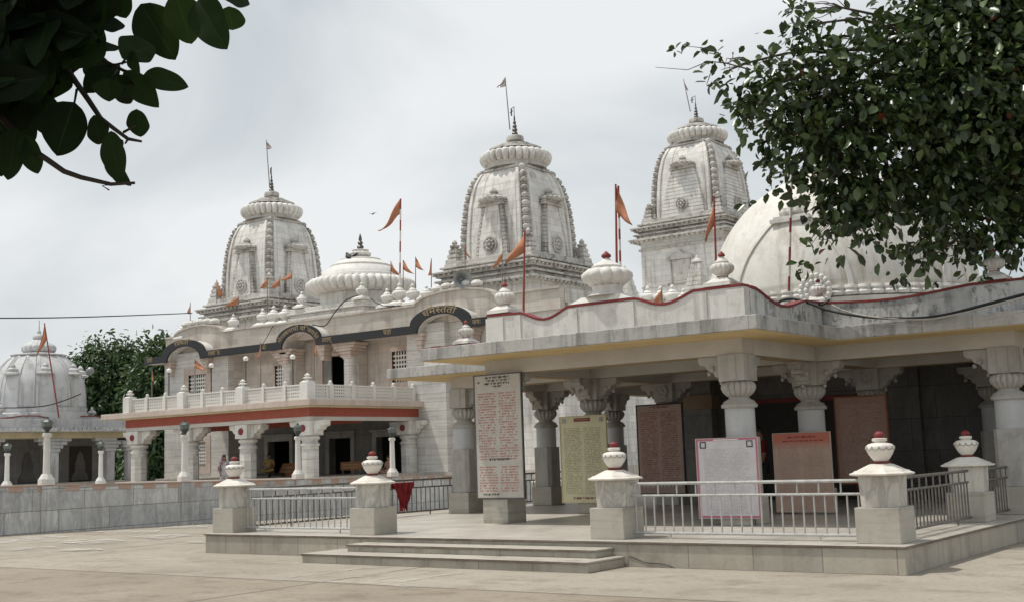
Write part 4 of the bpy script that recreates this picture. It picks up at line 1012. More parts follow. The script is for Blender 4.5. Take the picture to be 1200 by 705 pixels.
# porch: floor slab on columns, red fascia, white balustrade
PU0, PU1, PV0 = -51.35, -38.25, 36.4
mb = MB(); mb.box(-53.0, -37.9, 36.1, 44.55, 4.03, 4.30); mb.build('porch_slab', M['facade_pink'], tem, bevel=0.02)
mb = MB(); mb.box(PU0, PU1, PV0, PV0 + 0.3, 3.56, 3.95); mb.box(PU1 - 0.3, PU1, PV0 + 0.301, 44.0, 3.56, 3.95); mb.build('red_fascia', M['orange_red'], tem)
mb = MB(); mb.box(PU0 - 0.3, PU1 + 0.12, PV0 - 0.12, PV0 + 0.29, 3.952, 4.028); mb.box(PU1 - 0.3, PU1 + 0.12, PV0 + 0.30, 44.0, 3.952, 4.028); mb.build('cornice_strip', M['cream'], tem)
mb = MB(); mb.box(PU0 + 0.3, PU1 - 0.4, PV0 + 0.4, 44.5, 3.9, 4.02); mb.build('porch_ceiling', M['beam'], tem)
mb = MB(); mb.box(PU0 + .02, PU1 - 0.02, PV0 + 0.02, PV0 + 0.28, 3.38, 3.558); mb.box(PU1 - 0.28, PU1 - 0.02, PV0 + 0.29, 43.9, 3.38, 3.558); mb.build('porch_beam', M['beam'], tem)
mb = MB(); mb.box(PU0 + .4, PU1 - 0.5, 39.9, 40.2, 3.5, 3.7); mb.box(PU0 + .4, PU1 - .5, 39.95, 40.15, 3.3, 3.498); mb.build('inner_beam', M['orange_red'], tem)
PC = [(u_, 36.85) for u_ in (-50.85, -46.85, -42.75, -38.7)] + [(-38.7, 43.3)]
for u_, v_ in PC:
    mb = MB(); mb.lathe(u_, v_, [(0.40, ZF), (0.40, 2.05)], 8, rot=PI / 8); c_ = mb.build('porch_column', M['banded'], tem)
    mb = MB(); mb.lathe(u_, v_, [(0.38, 2.051), (0.38, 2.28), (0.43, 2.30), (0.43, 2.36), (0.38, 2.40), (0.33, 2.50), (0.43, 2.58), (0.44, 2.66), (0.36, 2.74)], 48); mb.build('shaft_ring', M['banded'], c_, smooth=35)
    mb = MB(); mb.box(u_ - 0.42, u_ + 0.42, v_ - 0.42, v_ + 0.42, 2.742, 3.378)
    for dx, dy in ((1, 0), (-1, 0), (0, 1)):
        pr_ = [(0.421, 2.78), (0.55, 2.80), (0.62, 2.95), (0.78, 3.0), (0.86, 3.12), (1.05, 3.16), (1.1, 3.376), (0.421, 3.376)]
        if dx: mb.prism_v([(u_ + dx * a, z) for a, z in pr_], v_ - 0.2, v_ + 0.2)
        else: mb.prism_u([(v_ + dy * a, z) for a, z in pr_], u_ - 0.2, u_ + 0.2)
    mb.build('capital', M['white'], c_, bevel=0.02)
    for s_ in ((0, -1), (1, 0)):
        mb = MB(); n_ = 16
        cx, cy = u_ + s_[0] * 0.42, v_ + s_[1] * 0.42
        ring = lambda r_, h: [(cx + s_[0] * h + (abs(s_[1])) * r_ * math.cos(2 * PI * k / n_), cy + s_[1] * h + abs(s_[0]) * r_ * math.cos(2 * PI * k / n_), 3.06 + r_ * math.sin(2 * PI * k / n_)) for k in range(n_)]
        mb.loft([ring(0.155, 0.003), ring(0.15, 0.04), ring(0.08, 0.045), ring(0.04, 0.065)]); mb.build('rosette', M['red'], c_)
# balustrade: pierced panels between posts
def bal_panel(p, q):
    mb = MB(); 
    if abs(p[0] - q[0]) > 0.01:
        mb.box(min(p[0], q[0]) + 0.09, max(p[0], q[0]) - 0.09, p[1] - 0.02, p[1] + 0.02, 4.33, 4.92); b_ = mb.build('balustrade_panel', M['jali'], tem)
        mb = MB(); mb.box(min(p[0], q[0]) + 0.09, max(p[0], q[0]) - 0.09, p[1] - 0.05, p[1] + 0.05, 4.922, 4.98); mb.box(min(p[0], q[0]) + 0.09, max(p[0], q[0]) - 0.09, p[1] - 0.05, p[1] + 0.05, 4.302, 4.328)
    else:
        mb.box(p[0] - 0.02, p[0] + 0.02, min(p[1], q[1]) + 0.09, max(p[1], q[1]) - 0.09, 4.33, 4.92); b_ = mb.build('balustrade_panel', M['jali'], tem)
        mb = MB(); mb.box(p[0] - 0.05, p[0] + 0.05, min(p[1], q[1]) + 0.09, max(p[1], q[1]) - 0.09, 4.922, 4.98); mb.box(p[0] - 0.05, p[0] + 0.05, min(p[1], q[1]) + 0.09, max(p[1], q[1]) - 0.09, 4.302, 4.328)
    mb.build('hand_rail', M['white_clean'], b_)
bp_ = [(PU0 + 0.2 + k * (PU1 - PU0 - 0.4) / 9, PV0 + 0.1) for k in range(10)] + [(PU1 - 0.2, PV0 + 0.1 + k * 6.9 / 5) for k in range(1, 6)]
for a, b_ in zip(bp_, bp_[1:]): bal_panel(a, b_)
for k, (u_, v_) in enumerate(bp_):
    mb = MB()
    if k in (0, 3, 6, 9):
        mb.box(u_ - 0.24, u_ + 0.24, v_ - 0.24, v_ + 0.24, 4.302, 5.06); mb.frustum(u_, v_, 5.061, 5.14, 0.22, 0.10)
        mb.lathe(u_, v_, [(0.09, 5.14), (0.09, 5.17), (0.19, 5.21), (0.2, 5.25), (0.09, 5.29), (0.08, 5.31), (0.13, 5.34), (0.13, 5.37), (0.05, 5.41), (0.02, 5.45)], 16)
    else:
        mb.box(u_ - 0.09, u_ + 0.09, v_ - 0.09, v_ + 0.09, 4.302, 5.03); mb.ball((u_, v_, 5.09), 0.085, 1, 10, 6)
    mb.build('balustrade_post', M['white_clean'], tem, smooth=40)

# ---- spires
def spire(cx, cy, z0, zb, hw, grooved=False, variant=0):
    """square curved tower: base mouldings zb..z0, body above; part > sub-parts"""
    mb = MB(); w = hw
    mb.box(cx - w, cx + w, cy - w, cy + w, zb - 4.5 if not grooved else 8.3, zb)
    sp = mb.build('spire', M['tower'], tem)
    mb = MB()
    for (k, a, b_) in ((1.20, 0.0, 0.13), (1.06, 0.13, 0.36), (1.12, 0.36, 0.46), (1.03, 0.46, 0.62), (1.10, 0.62, 0.80), (1.17, 0.80, 0.90), (1.0, 0.90, 1.06), (1.05, 1.06, 1.16), (0.97, 1.16, 1.42)):
        hh = hw * k; mb.box(cx - hh, cx + hh, cy - hh, cy + hh, zb + a + .001, zb + b_)
    for k in range(-9, 10):          # dentils under the cornices
        t = k / 9.5 * hw * 1.17
        for dd, zz, q in ((1.20, -0.10, 0.075), (1.17, 0.70, 0.055)):
            h2 = hw * dd
            for s_ in (-1, 1):
                mb.box(cx + t - q, cx + t + q, cy + s_ * (h2 - 0.16) - 0.12, cy + s_ * (h2 - 0.16) + 0.12, zb + zz, zb + zz + 0.099)
                mb.box(cx + s_ * (h2 - 0.16) - 0.12, cx + s_ * (h2 - 0.16) + 0.12, cy + t - q, cy + t + q, zb + zz, zb + zz + 0.099)
    mb.build('base_moulding', M['tower_trim'], sp, bevel=0.02)
    H = 4.75 if not grooved else 5.0; B0 = 2.12 * hw / 2.8 * (1.06 if grooved else 1.0); zt = zb + 1.42
    prof = [(0, 1.0), (0.15, 0.995), (0.3, 0.985), (0.45, 0.962), (0.6, 0.93), (0.72, 0.885), (0.82, 0.835), (0.9, 0.765), (0.96, 0.69), (1.0, 0.615)]
    def hh(t):
        for (a, x), (b_, y) in zip(prof, prof[1:]):
            if a <= t <= b_: return B0 * (x + (y - x) * (t - a) / (b_ - a))
        return B0 * prof[-1][1]
    base = [(-0.845, 0.86), (-0.84, 1.0), (-0.82, 1.03), (-0.73, 1.03), (-0.72, 0.985), (-0.69, 0.985), (-0.68, 1.0), (-0.42, 1.0), (-0.40, 0.985), (0.40, 0.985), (0.42, 1.0), (0.68, 1.0), (0.69, 0.985), (0.72, 0.985), (0.73, 1.03), (0.82, 1.03), (0.84, 1.0), (0.845, 0.86)]
    sec = []
    for q in range(4):
        c_, s_ = math.cos(q * PI / 2), math.sin(q * PI / 2)
        sec += [(c_ * x + s_ * y, -s_ * x + c_ * y) for x, y in base]
    mb = MB()
    ts = [k / 22 for k in range(23)]
    mb.loft([[(cx + x * hh(t), cy + y * hh(t), zt + H * t) for x, y in sec] for t in ts])
    mb.build('tower_body', M['tower'], sp)
    for sx in (-1, 1):
        for sy in (-1, 1):           # beaded ribs up the corners
            mb = MB()
            n_ = 10
            for k in range(n_):
                t = 0.20 + 0.77 * k / (n_ - 1); h2 = hh(t) * 0.955; rb = 0.225 * (1 - 0.2 * t)
                mb.ball((cx + sx * h2, cy + sy * h2, zt + H * t), rb, 0.95, 12, 8)
                t2 = t - 0.043; h2 = hh(t2) * 0.955; mb.lathe(cx + sx * h2, cy + sy * h2, [(rb * .5, zt + H * t2 - .035), (rb * .95, zt + H * t2 - .02), (rb * .95, zt + H * t2 + .02), (rb * .5, zt + H * t2 + .035)], 12)
            for k in range(4):       # little stepped shrine at the foot of the rib
                t = 0.02 + 0.035 * k; h2 = hh(t) * 0.97; q = 0.30 - 0.05 * k
                mb.box(cx + sx * h2 - q, cx + sx * h2 + q, cy + sy * h2 - q, cy + sy * h2 + q, zt + H * t, zt + H * t + 0.13)
            mb.loft([[(cx + sx * (hh(t) * 0.93 + a), cy + sy * (hh(t) * 0.93 + b_), zt + H * t) for a, b_ in ((-.085, -.085), (.085, -.085), (.085, .085), (-.085, .085))] for t in ts])
            mb.build('beaded_rib', M['tower_trim'], sp, smooth=40)
            # turret at each corner of the base
            tx, ty = cx + sx * hw * 0.84, cy + sy * hw * 0.84; mb = MB(); z1 = zb + 1.17
            for k in range(4):
                r_ = 0.42 - 0.06 * k; mb.frustum(tx, ty, z1 + k * 0.25 + .001, z1 + k * 0.25 + 0.16, r_, r_ * 0.92); mb.frustum(tx, ty, z1 + k * 0.25 + 0.161, z1 + k * 0.25 + 0.25, r_ * 0.70, r_ * 0.70)
            mb.lathe(tx, ty, [(0.14, z1 + 1.0), (0.26, z1 + 1.06), (0.26, z1 + 1.14), (0.10, z1 + 1.2), (0.15, z1 + 1.27), (0.13, z1 + 1.33), (0.02, z1 + 1.45)], 14)
            mb.build('corner_turret', M['tower_trim'], sp, smooth=30)
    for q in range(4):               # small spire in relief and a wheel medallion on every face
        c_, s_ = math.cos(q * PI / 2), math.sin(q * PI / 2)
        def fp(a, d, z):             # a along the face, d outwards from the centre
            return (cx + c_ * a + s_ * d, cy - s_ * a + c_ * d, z)
        mb = MB(); n_ = 13; tmax = 0.56 if not grooved else 0.62
        w0, w1 = (1.02, 0.62) if not grooved else (1.45, 0.75)
        for k in range(n_):
            t = tmax * k / n_; t2 = tmax * (k + 0.86) / n_
            for (ta, tb, g_) in ((t, t2, 0.0), (t2, tmax * (k + 1) / n_, 0.045)):
                rings = []
                for tt in (ta, tb):
                    f_ = tt / tmax; wv = (w0 + (w1 - w0) * f_ ** 1.5) * hw / 2.8 - g_; dv = max(hh(tt), 0) + 0.26 - 0.10 * f_ - g_
                    rings.append([fp(-wv, hh(tt) - 0.15, zt + H * tt + .0005), fp(wv, hh(tt) - 0.15, zt + H * tt + .0005), fp(wv, dv, zt + H * tt + .0005), fp(-wv, dv, zt + H * tt + .0005)])
                mb.loft(rings)
        mb.build('relief_spire_sides', M['tower_trim'] if not grooved else M['tower'], sp)
        if not grooved:
            mb = MB(); rings = []
            for k in range(9):
                tt = tmax * k / 8; f_ = k / 8; wv = (0.76 + (0.40 - 0.76) * f_ ** 1.5) * hw / 2.8; dv = hh(tt) + 0.30 - 0.10 * f_
                rings.append([fp(-wv, hh(tt), zt + H * tt), fp(wv, hh(tt), zt + H * tt), fp(wv, dv, zt + H * tt), fp(-wv, dv, zt + H * tt)])
            mb.loft(rings); mb.build('relief_panel', M['tower'], sp)
        mb = MB(); tt = tmax; dv = hh(tt) + 0.02; px_, py_, zz = fp(0, dv, zt + H * tt)
        k2 = 0.62 * hw / 2.8
        for (a, b_, kk) in ((0, .07, 1.36), (.07, .12, 1.2), (.12, .18, 1.3)): 
            mb.loft([[fp(-k2 * kk, dv - 0.4, zz + z), fp(k2 * kk, dv - 0.4, zz + z), fp(k2 * kk, dv + 0.24 * kk, zz + z), fp(-k2 * kk, dv + 0.24 * kk, zz + z)] for z in (a + .002, b_)])
        mb.lathe(px_, py_, [(k2 * 1.0, zz + .18), (k2 * 1.30, zz + .25), (k2 * 1.30, zz + .36), (k2 * 1.0, zz + .44), (k2 * 0.85, zz + .46), (k2 * 0.80, zz + .52), (k2 * 0.5, zz + .56), (k2 * 0.30, zz + .60), (k2 * 0.22, zz + .64), (k2 * 0.36, zz + .72), (k2 * 0.3, zz + .8), (k2 * 0.08, zz + .95)], 60, lobes=15, amp=0.16)
        mb.build('relief_crown', M['tower_trim'], sp, smooth=45)
        mb = MB(); zc = zt + (0.62 if not grooved else 0.75); dv = hh(0.12) + 0.33
        ringp = lambda r_, d: [fp(r_ * math.cos(2 * PI * k / 24), dv + d, zc + r_ * math.sin(2 * PI * k / 24)) for k in range(24)]
        mb.loft([ringp(0.44, -0.2), ringp(0.44, 0.05), ringp(0.36, 0.06), ringp(0.34, 0.0)])
        for k in range(8):
            a = 2 * PI * k / 8; mb.ball(fp(0.22 * math.cos(a), dv + 0.01, zc + 0.22 * math.sin(a)), 0.10, 1, 8, 5)
        mb.ball(fp(0, dv + 0.02, zc), 0.11, 1, 8, 5)
        mb.build('wheel_medallion', M['tower_trim'], sp, smooth=40)
    # neck mouldings, lobed ring, cap
    zc = zt + H; r0 = hh(1.0)
    mb = MB()
    for (k, a, b_) in ((1.12, -0.10, 0.0), (1.02, 0.0, 0.10)):
        mb.loft([[(cx + x * r0 * k, cy + y * r0 * k, zc + z) for x, y in sec] for z in (a + .001, b_ - .001)])
    mb.lathe(cx, cy, [(1.62 * hw / 2.8, zc + 0.10), (1.58 * hw / 2.8, zc + 0.26), (1.66 * hw / 2.8, zc + 0.36)], 96, lobes=32, amp=0.03)
    s2 = hw / 2.8
    mb.build('neck', M['tower_trim'], sp, smooth=35)
    mb = MB(); mb.lathe(cx, cy, [(r_ * s2, zc + z) for r_, z in ((1.60, 0.30), (1.74, 0.37), (1.85, 0.50), (1.90, 0.68), (1.88, 0.84), (1.76, 0.96), (1.50, 1.00))], 240, lobes=30, amp=0.125)
    mb.build('lobed_ring', M['tower'], sp, smooth=55)
    mb = MB(); mb.lathe(cx, cy, [(r_ * s2, zc + z) for r_, z in ((1.50, 1.08), (1.42, 1.12), (1.40, 1.20), (1.15, 1.24), (1.12, 1.32), (0.82, 1.40), (0.8, 1.48), (0.5, 1.56), (0.33, 1.60))], 48)
    mb.lathe(cx, cy, [(r_ * s2, zc + z) for r_, z in ((0.30, 1.60), (0.45, 1.66), (0.47, 1.80), (0.42, 1.92), (0.26, 1.98))], 32)
    mb.build('cap', M['tower_trim'], sp, smooth=35)
    mb = MB(); z = zc + 1.98
    mb.lathe(cx, cy, [(0.10, z), (0.17, z + 0.10), (0.10, z + 0.2), (0.15, z + 0.30), (0.09, z + 0.4), (0.12, z + 0.5), (0.06, z + 0.6), (0.09, z + 0.7), (0.04, z + 0.8), (0.05, z + 0.9), (0.015, z + 1.15)], 12)
    mb.tube([(cx + .0, cy, z + 1.0), (cx, cy, z + 1.55), (cx - 0.5 * .8, cy + .3, z + 1.58)], 0.02, 5)
    mb.tube([(cx - 0.5 * .8, cy + .3, z + 1.6), (cx - 0.4, cy + .3, z + 1.2)], 0.04, 5); mb.tube([(cx - 0.55, cy + .4, z + 1.42), (cx - 0.25, cy + .2, z + 1.42)], 0.03, 5)
    mb.build('finial', M['metal_dark'], sp, smooth=40)
    return zc
spire(-54.9, 49.3, 0, 10.0, 2.8)
spire(-36.15, 49.3, 0, 10.0, 2.8)
spire(-36.4, 70.25, 0, 15.1, 3.0, grooved=True)
# wall of the tall rear spire: string courses and a niche relief
boxes('string_course', M['tower_trim'], tem, [(-36.4 - k, -36.4 + k, 70.25 - k, 70.25 + k, z0, z1) for z0, z1, k in ((14.45, 14.6, 3.12), (12.0, 12.12, 3.06), (11.0, 11.15, 3.1), (9.2, 9.4, 3.15))], 0.02)
mb = MB(); mb.box(-37.2, -35.8, 67.1, 67.24, 12.2, 13.6); mb.box(-37.4, -35.6, 67.02, 67.24, 12.05, 12.19)
mb.prism_v([(-37.5, 13.61), (-35.5, 13.61), (-35.6, 13.8), (-36.2, 13.95), (-36.5, 14.25), (-36.8, 13.95), (-37.4, 13.8)], 67.0, 67.24)
mb.build('niche_relief', M['tower_trim'], tem, bevel=0.04)

# ---- flat lobed dome on its block between the spires
BX0, BX1, BV0, BV1 = -47.5, -42.15, 43.95, 49.5; BC = (-44.75, 46.5)
mb = MB(); mb.box(BX0, BX1, BV0 + .1, BV1, 8.0, 9.62); blk = mb.build('dome_block', M['white'], tem)
mb = MB()
for k, a, b_ in ((0.05, 8.95, 9.05), (0.12, 9.05, 9.2), (0.03, 9.2, 9.36), (0.16, 9.36, 9.46), (0.06, 9.46, 9.68)): mb.box(BX0 - k, BX1 + k, BV0 - k, BV1 + k, a + .001, b_)
mb.build('cornice', M['white'], blk, bevel=0.03)
mb = MB(); mb.lathe(BC[0], BC[1], [(2.35, 9.68), (2.35, 10.35)], 8, rot=PI / 8)
mb.build('dome_drum', M['white'], blk)
mb = MB(); mb.lathe(BC[0], BC[1], [(2.30, 10.36), (2.62, 10.42), (2.88, 10.56), (2.99, 10.78), (2.96, 10.98), (2.78, 11.15), (2.5, 11.20)], 336, lobes=42, amp=0.085)
mb.build('lobed_ring', M['white_clean'], blk, smooth=50)
mb = MB(); mb.lathe(BC[0], BC[1], [(2.5, 11.20), (2.30, 11.22), (2.26, 11.36), (2.12, 11.40), (2.06, 11.55), (1.66, 11.86), (1.66, 11.95), (1.1, 12.25), (1.1, 12.31), (0.6, 12.42), (0.42, 12.46)], 64)
mb.lathe(BC[0], BC[1], [(0.42, 12.46), (0.58, 12.55), (0.60, 12.66), (0.45, 12.74), (0.42, 12.80), (0.48, 12.84), (0.2, 12.9)], 48, lobes=12, amp=0.1)
mb.build('dome_cap', M['white_clean'], blk, smooth=40)
mb = MB(); mb.lathe(BC[0], BC[1], [(0.12, 12.9), (0.2, 13.02), (0.1, 13.15), (0.16, 13.25), (0.07, 13.36), (0.1, 13.46), (0.02, 13.75)], 12); mb.build('finial', M['metal_dark'], blk, smooth=40)

# ---- pots along the parapet
PK = M['white_clean']
def rp(x, y, v, s, **k):
    p = at(x, y, v=v); return pot(tem, p.x, v, p.z, s, knob=PK, mat=M['white_clean'], lobes=12, n=36, **k)
for x, y, v, s in ((214, 397, 44.0, 0.62), (273.6, 388, 44.0, 0.66), (308, 383, 44.2, 0.70), (321, 382, 44.2, 0.76), (334.5, 381, 44.2, 0.76), (424, 351.5, 44.1, 0.62), (354, 361, 44.1, 0.60),
                   (454, 361, 44.2, 0.68), (468.6, 359, 44.2, 0.80), (484, 358, 44.2, 0.74), (500, 356, 44.2, 0.62), (512, 352, 44.2, 0.5)):
    rp(x, y, v, s)
for x, y, v, s in ((760, 362, 60, 0.9), (775, 362, 60, 0.9), (789, 362, 60, 0.95), (802, 362, 60, 0.8), (748, 362, 60, 0.7)): rp(x, y, v, s)
def turret(x, y, v, s):
    p = at(x, y, v=v); mb = MB()
    for k in range(7):
        r_ = (0.62 - 0.055 * k) * s; mb.frustum(p.x, v, p.z + k * 0.24 * s + .001, p.z + (k * 0.24 + 0.19) * s, r_, r_ * 0.95); mb.frustum(p.x, v, p.z + (k * 0.24 + 0.191) * s, p.z + (k + 1) * 0.24 * s, r_ * 0.86, r_ * 0.86)
    z = p.z + 1.68 * s; mb.lathe(p.x, v, [(0.2 * s, z), (0.34 * s, z + 0.1 * s), (0.3 * s, z + .2 * s), (0.12 * s, z + .28 * s), (0.03 * s, z + 0.5 * s)], 16)
    mb.build('roof_turret', M['tower'], tem, smooth=30)
turret(819, 345, 58, 1.0); turret(734, 362, 56, 1.1)
for x, v in ((-55.0, 43.95), (-36.0, 43.95)):   # lotus scrolls on top of the gables
    mb = MB()
    for k in range(5): 
        a = (k - 2) * 0.62; mb.ball((x + a, v, 9.62 + 0.12 * math.cos(a)), 0.30, 0.62, 10, 6)
    mb.box(x - 1.5, x + 1.5, v - 0.12, v + 0.12, 9.55, 9.62)
    mb.build('gable_crest', M['white'], tem, smooth=40)

# ------------------------------------------------------------------ domed shrine at far left
SU = -58.0
shr = thing('domed_shrine', 'grey white shrine with a ribbed dome and arched veranda at the far left', 'shrine', (-61, 36, 0.45))
mb = MB(); mb.box(-66, SU + 0.5, 26, 41.6, 0.4, 0.93); mb.build('plinth', M['facade'], shr)
mb = MB(); mb.box(-66, SU - 2.0, 26, 41.3, 0.93, 3.5); mb.build('back_wall', M['grey_wall'], shr)
def up(x, y): p = at(x, y, u=SU); return p.y, p.z
mb = MB(); mb.box(-66, SU + 0.75, 26, 41.75, 3.62, 3.74); mb.box(-66, SU + 0.35, 26, 41.4, 3.74, 4.30); mb.build('roof', M['shrine'], shr, bevel=0.02)
mb = MB()
for k in range(60): mb.box(SU + 0.36, SU + 0.7, 26 + k * 0.26, 26 + k * 0.26 + 0.17, 3.745, 3.85)
mb.build('dentil_row', M['shrine'], shr)
mb = MB(); mb.box(-66, SU + 0.2, 26, 41.3, 3.30, 3.615); mb.build('cream_beam', M['cream'], shr)
cols_v = [up(x, 540)[0] for x in (-18, 62, 128, 152)]
for v_ in cols_v:
    mb = MB(); mb.box(SU - 0.22, SU + 0.18, v_ - 0.24, v_ + 0.24, 0.931, 2.55); c_ = mb.build('veranda_column', M['shrine'], shr, bevel=0.03)
    mb = MB()
    for j, w in enumerate((0.34, 0.5, 0.75, 1.0)): mb.box(SU - 0.24, SU + 0.19, v_ - w, v_ + w, 2.551 + j * 0.19, 2.74 + j * 0.19)
    mb.build('capital', M['shrine'], c_, bevel=0.05)
for a, b_ in ((40.2, 41.0),):
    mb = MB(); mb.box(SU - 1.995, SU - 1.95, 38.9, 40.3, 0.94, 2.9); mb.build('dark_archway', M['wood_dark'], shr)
mb = MB(); v_ = up(70, 540)[0] + 0.5; mb.box(SU - 1.995, SU - 1.93, v_ + 0.1, v_ + 0.6, 0.94, 2.4); mb.build('door', M['blue_door'], shr)
for x in (32, 93):
    v_ = at(x, 535, u=SU - 2).y; mb = MB()
    pts = [(v_ + q * 0.55, z) for q, z in ((-1, 1.0), (1, 1.0), (0.8, 1.35), (0.55, 1.5), (0.6, 1.9), (0.4, 2.2), (0.3, 2.45), (0, 2.65), (-0.3, 2.45), (-0.4, 2.2), (-0.6, 1.9), (-0.55, 1.5), (-0.8, 1.35))]
    mb.prism_u(pts, SU - 1.99, SU - 1.9); mb.build('relief_figure', M['sanctum'], shr, bevel=0.03)
# scalloped red edged parapet
pv = wavy([(26, 4.45, 's', 0.18), (30.0, 4.45, 'f', 0), (31.0, 4.45, 's', 0.2), (34.8, 4.45, 'f', 0), (35.6, 4.45, 's', 0.2), (38.3, 4.45, 'f', 0), (39.1, 4.45, 's', 0.15), (41.1, 4.45, 'f', 0)])
mb = MB(); strip_u(mb, [(v, 4.301) for v, z in pv], pv, SU - 0.05, SU + 0.1); q = mb.build('parapet', M['shrine'], shr)
mb = MB(); strip_u(mb, pv, [(v, z + 0.05) for v, z in pv], SU - 0.09, SU + 0.14); mb.build('red_moulding', M['red'], q)
SD = at(45, 440, d=66.0)
for x, s_ in ((5, 0.62), (47, 0.5), (61, 0.62), (94, 0.95), (113, 0.45)):
    v_ = up(x, 488)[0]; pot(shr, SU - 0.3 - 0.3 * s_, v_, 4.35, s_, knob=M['white_clean'], mat=M['shrine'], lobes=12, n=36)
sc_, sr = (SD.x, SD.y), 2.45
zb = 4.25
def sprof(t): return sr * (1 - 0.47 * t ** 3.2)
mb = MB(); mb.lathe(sc_[0], sc_[1], [(sr + 0.25, zb), (sr + 0.25, zb + 0.4), (sr + .1, zb + 0.45), (sr + .12, zb + .7)], 48); mb.build('dome_drum', M['shrine'], shr, smooth=35)
z0 = zb + 0.7; HD = 2.95
mb = MB(); mb.lathe(sc_[0], sc_[1], [(max(sprof(t), 0.3), z0 + HD * t) for t in [k / 20 for k in range(21)]], 64); sdm = mb.build('dome', M['shrine'], shr, smooth=True)
mb = MB()
for k in range(16):
    az = k * PI / 8 + 0.2
    for w0 in ((-0.055, 0.055) if k % 2 == 0 else (0.0,)):
        mb.loft([[(sc_[0] + (sprof(t) + h) * math.cos(az + w0 * (1 if t < .8 else .9) + q), sc_[1] + (sprof(t) + h) * math.sin(az + w0 + q), z0 + HD * t) for q, h in ((-0.018, -0.05), (-0.018, 0.05), (0.018, 0.05), (0.018, -0.05))] for t in [j / 14 * 0.95 for j in range(15)]])
mb.build('dome_rib', M['shrine'], sdm)
mb = MB()
for k in range(8):
    az = k * PI / 4 + 0.39; t = 0.60; rr = sprof(t) - 0.02; x_, y_ = sc_[0] + rr * math.cos(az), sc_[1] + rr * math.sin(az); z = z0 + HD * t
    mb.lathe(x_, y_, [(0.42, z), (0.46, z + 0.08), (0.30, z + 0.14), (0.30, z + 0.3), (0.14, z + 0.4), (0.16, z + 0.5), (0.02, z + 0.66)], 14)
    ws = 0.42
    mb.loft([[(sc_[0] + (sprof(tt) + h) * math.cos(az + q), sc_[1] + (sprof(tt) + h) * math.sin(az + q), z0 + HD * tt) for q, h in ((-0.2, -0.06), (-0.2, 0.06), (0.2, 0.06), (0.2, -0.06))] for tt in [j / 10 * t for j in range(11)]])
mb.build('dome_panel', M['shrine'], sdm, smooth=30)
zt_ = z0 + HD
mb = MB(); mb.lathe(sc_[0], sc_[1], [(r_, zt_ + z_ * 0.82) for r_, z_ in ((1.45, -0.06), (1.48, 0.03), (1.2, 0.10), (0.9, 0.14), (0.75, .18), (0.9, .3), (0.93, .55), (0.85, .68), (0.55, 0.9), (0.28, 1.1), (0.34, 1.2), (0.3, 1.36), (0.1, 1.48), (0.12, 1.6), (0.04, 1.75), (0.02, 2.4))], 96, lobes=16, amp=0.08)
mb.build('dome_crown', M['shrine'], sdm, smooth=45)

# ------------------------------------------------------------------ flags on poles
FG = 'pennants on poles'
def flag(label, px, y0, y1, v, tri, mat=None, pole=None, r=0.025, px1=None, group=FG, d=None, stripes=False):
    """pole from photo (px,y0) down to (px1,y1) in the plane v; tri = hinge top, hinge bottom, tip in photo pixels"""
    k = dict(v=v) if d is None else dict(d=d)
    a = at(px, y0, **k); b_ = at(px1 if px1 is not None else px, y1, **k)
    t = thing('flag_pole', label, 'flag', b_, group)
    if not stripes:
        mb = MB(); mb.tube([b_, b_.lerp(a, 0.5), a], [r, r * 0.9, r * 0.75], 8); mb.build('pole', pole or M['pole'], t, smooth=40)
    else:
        n_ = 9
        mb = MB()
        for j in range(n_): mb.mi = j % 2; mb.tube([b_.lerp(a, j / n_), b_.lerp(a, (j + 1) / n_)], r, 8)
        mb.build('striped_pole', [M['pole_red'], M['white_clean']], t, smooth=40)
    if tri:
        A, B, C = [at(x, y, **k) for x, y in tri]
        mb = MB(); n_ = 9; g_ = []
        nrm_ = (B - A).cross(C - A).normalized(); sz = (C - (A + B) / 2).length
        ph = (px * 0.37) % 6.28
        for i in range(n_ + 1):
            s_ = i / n_; row = []
            for j in range(5):
                q = j / 4; p = (A.lerp(B, q)).lerp(C, s_)
                p = p + nrm_ * (0.10 * sz * math.sin(s_ * 5.0 + ph + q) * s_ ** 0.6 + 0.04 * sz * math.sin(q * 6 + ph)) + Vector((0, 0, -0.05 * sz * math.sin(PI * s_)))
                row.append(mb.bm.verts.new(p))
            g_.append(row)
        for i in range(n_):
            for j in range(4): mb._f((g_[i][j], g_[i][j + 1], g_[i + 1][j + 1], g_[i + 1][j]))
        bmesh.ops.remove_doubles(mb.bm, verts=mb.bm.verts, dist=1e-5)
        fo = mb.build('pennant', mat or M['saffron'], t, smooth=True)
        so_ = fo.modifiers.new('solid', 'SOLIDIFY'); so_.thickness = 0.01
    return t
flag('pale grey pennant on a pole at the top of the left spire', 312, 164, 220, 49.3, ((312, 165), (312.5, 175), (320, 174)), M['faded_flag'], px1=316, r=0.03)
flag('faded pennant on a pole at the top of the middle spire', 592, 91, 152, 49.3, ((592, 91), (593, 101), (582, 103)), M['faded_flag'], px1=597.5, r=0.03)
flag('grey pennant on a leaning pole at the top of the right rear spire', 801, 93, 131, 70.25, ((801, 93), (803, 104), (807, 107)), M['faded_flag'], px1=809, r=0.035)
flag('tall red and white banded pole with an orange pennant between the left and middle spires', 469.5, 233, 346, 44.3, ((469.5, 234), (469.3, 251), (445, 271)), stripes=True, r=0.04, px1=468.5)
flag('leftmost orange pennant on the temple roof, over the first black arch', 223, 354, 389, 44.2, ((223, 355), (223, 368), (219.5, 366)))
flag('orange pennant on the left edge of the left spire', 254, 328, 372, 46.6, ((254, 328), (254, 348), (261, 345)), px1=254.5)
flag('orange pennant streaming left below the left spire', 279.5, 346, 383, 44.3, ((279.5, 347), (279.5, 356), (261, 358)))
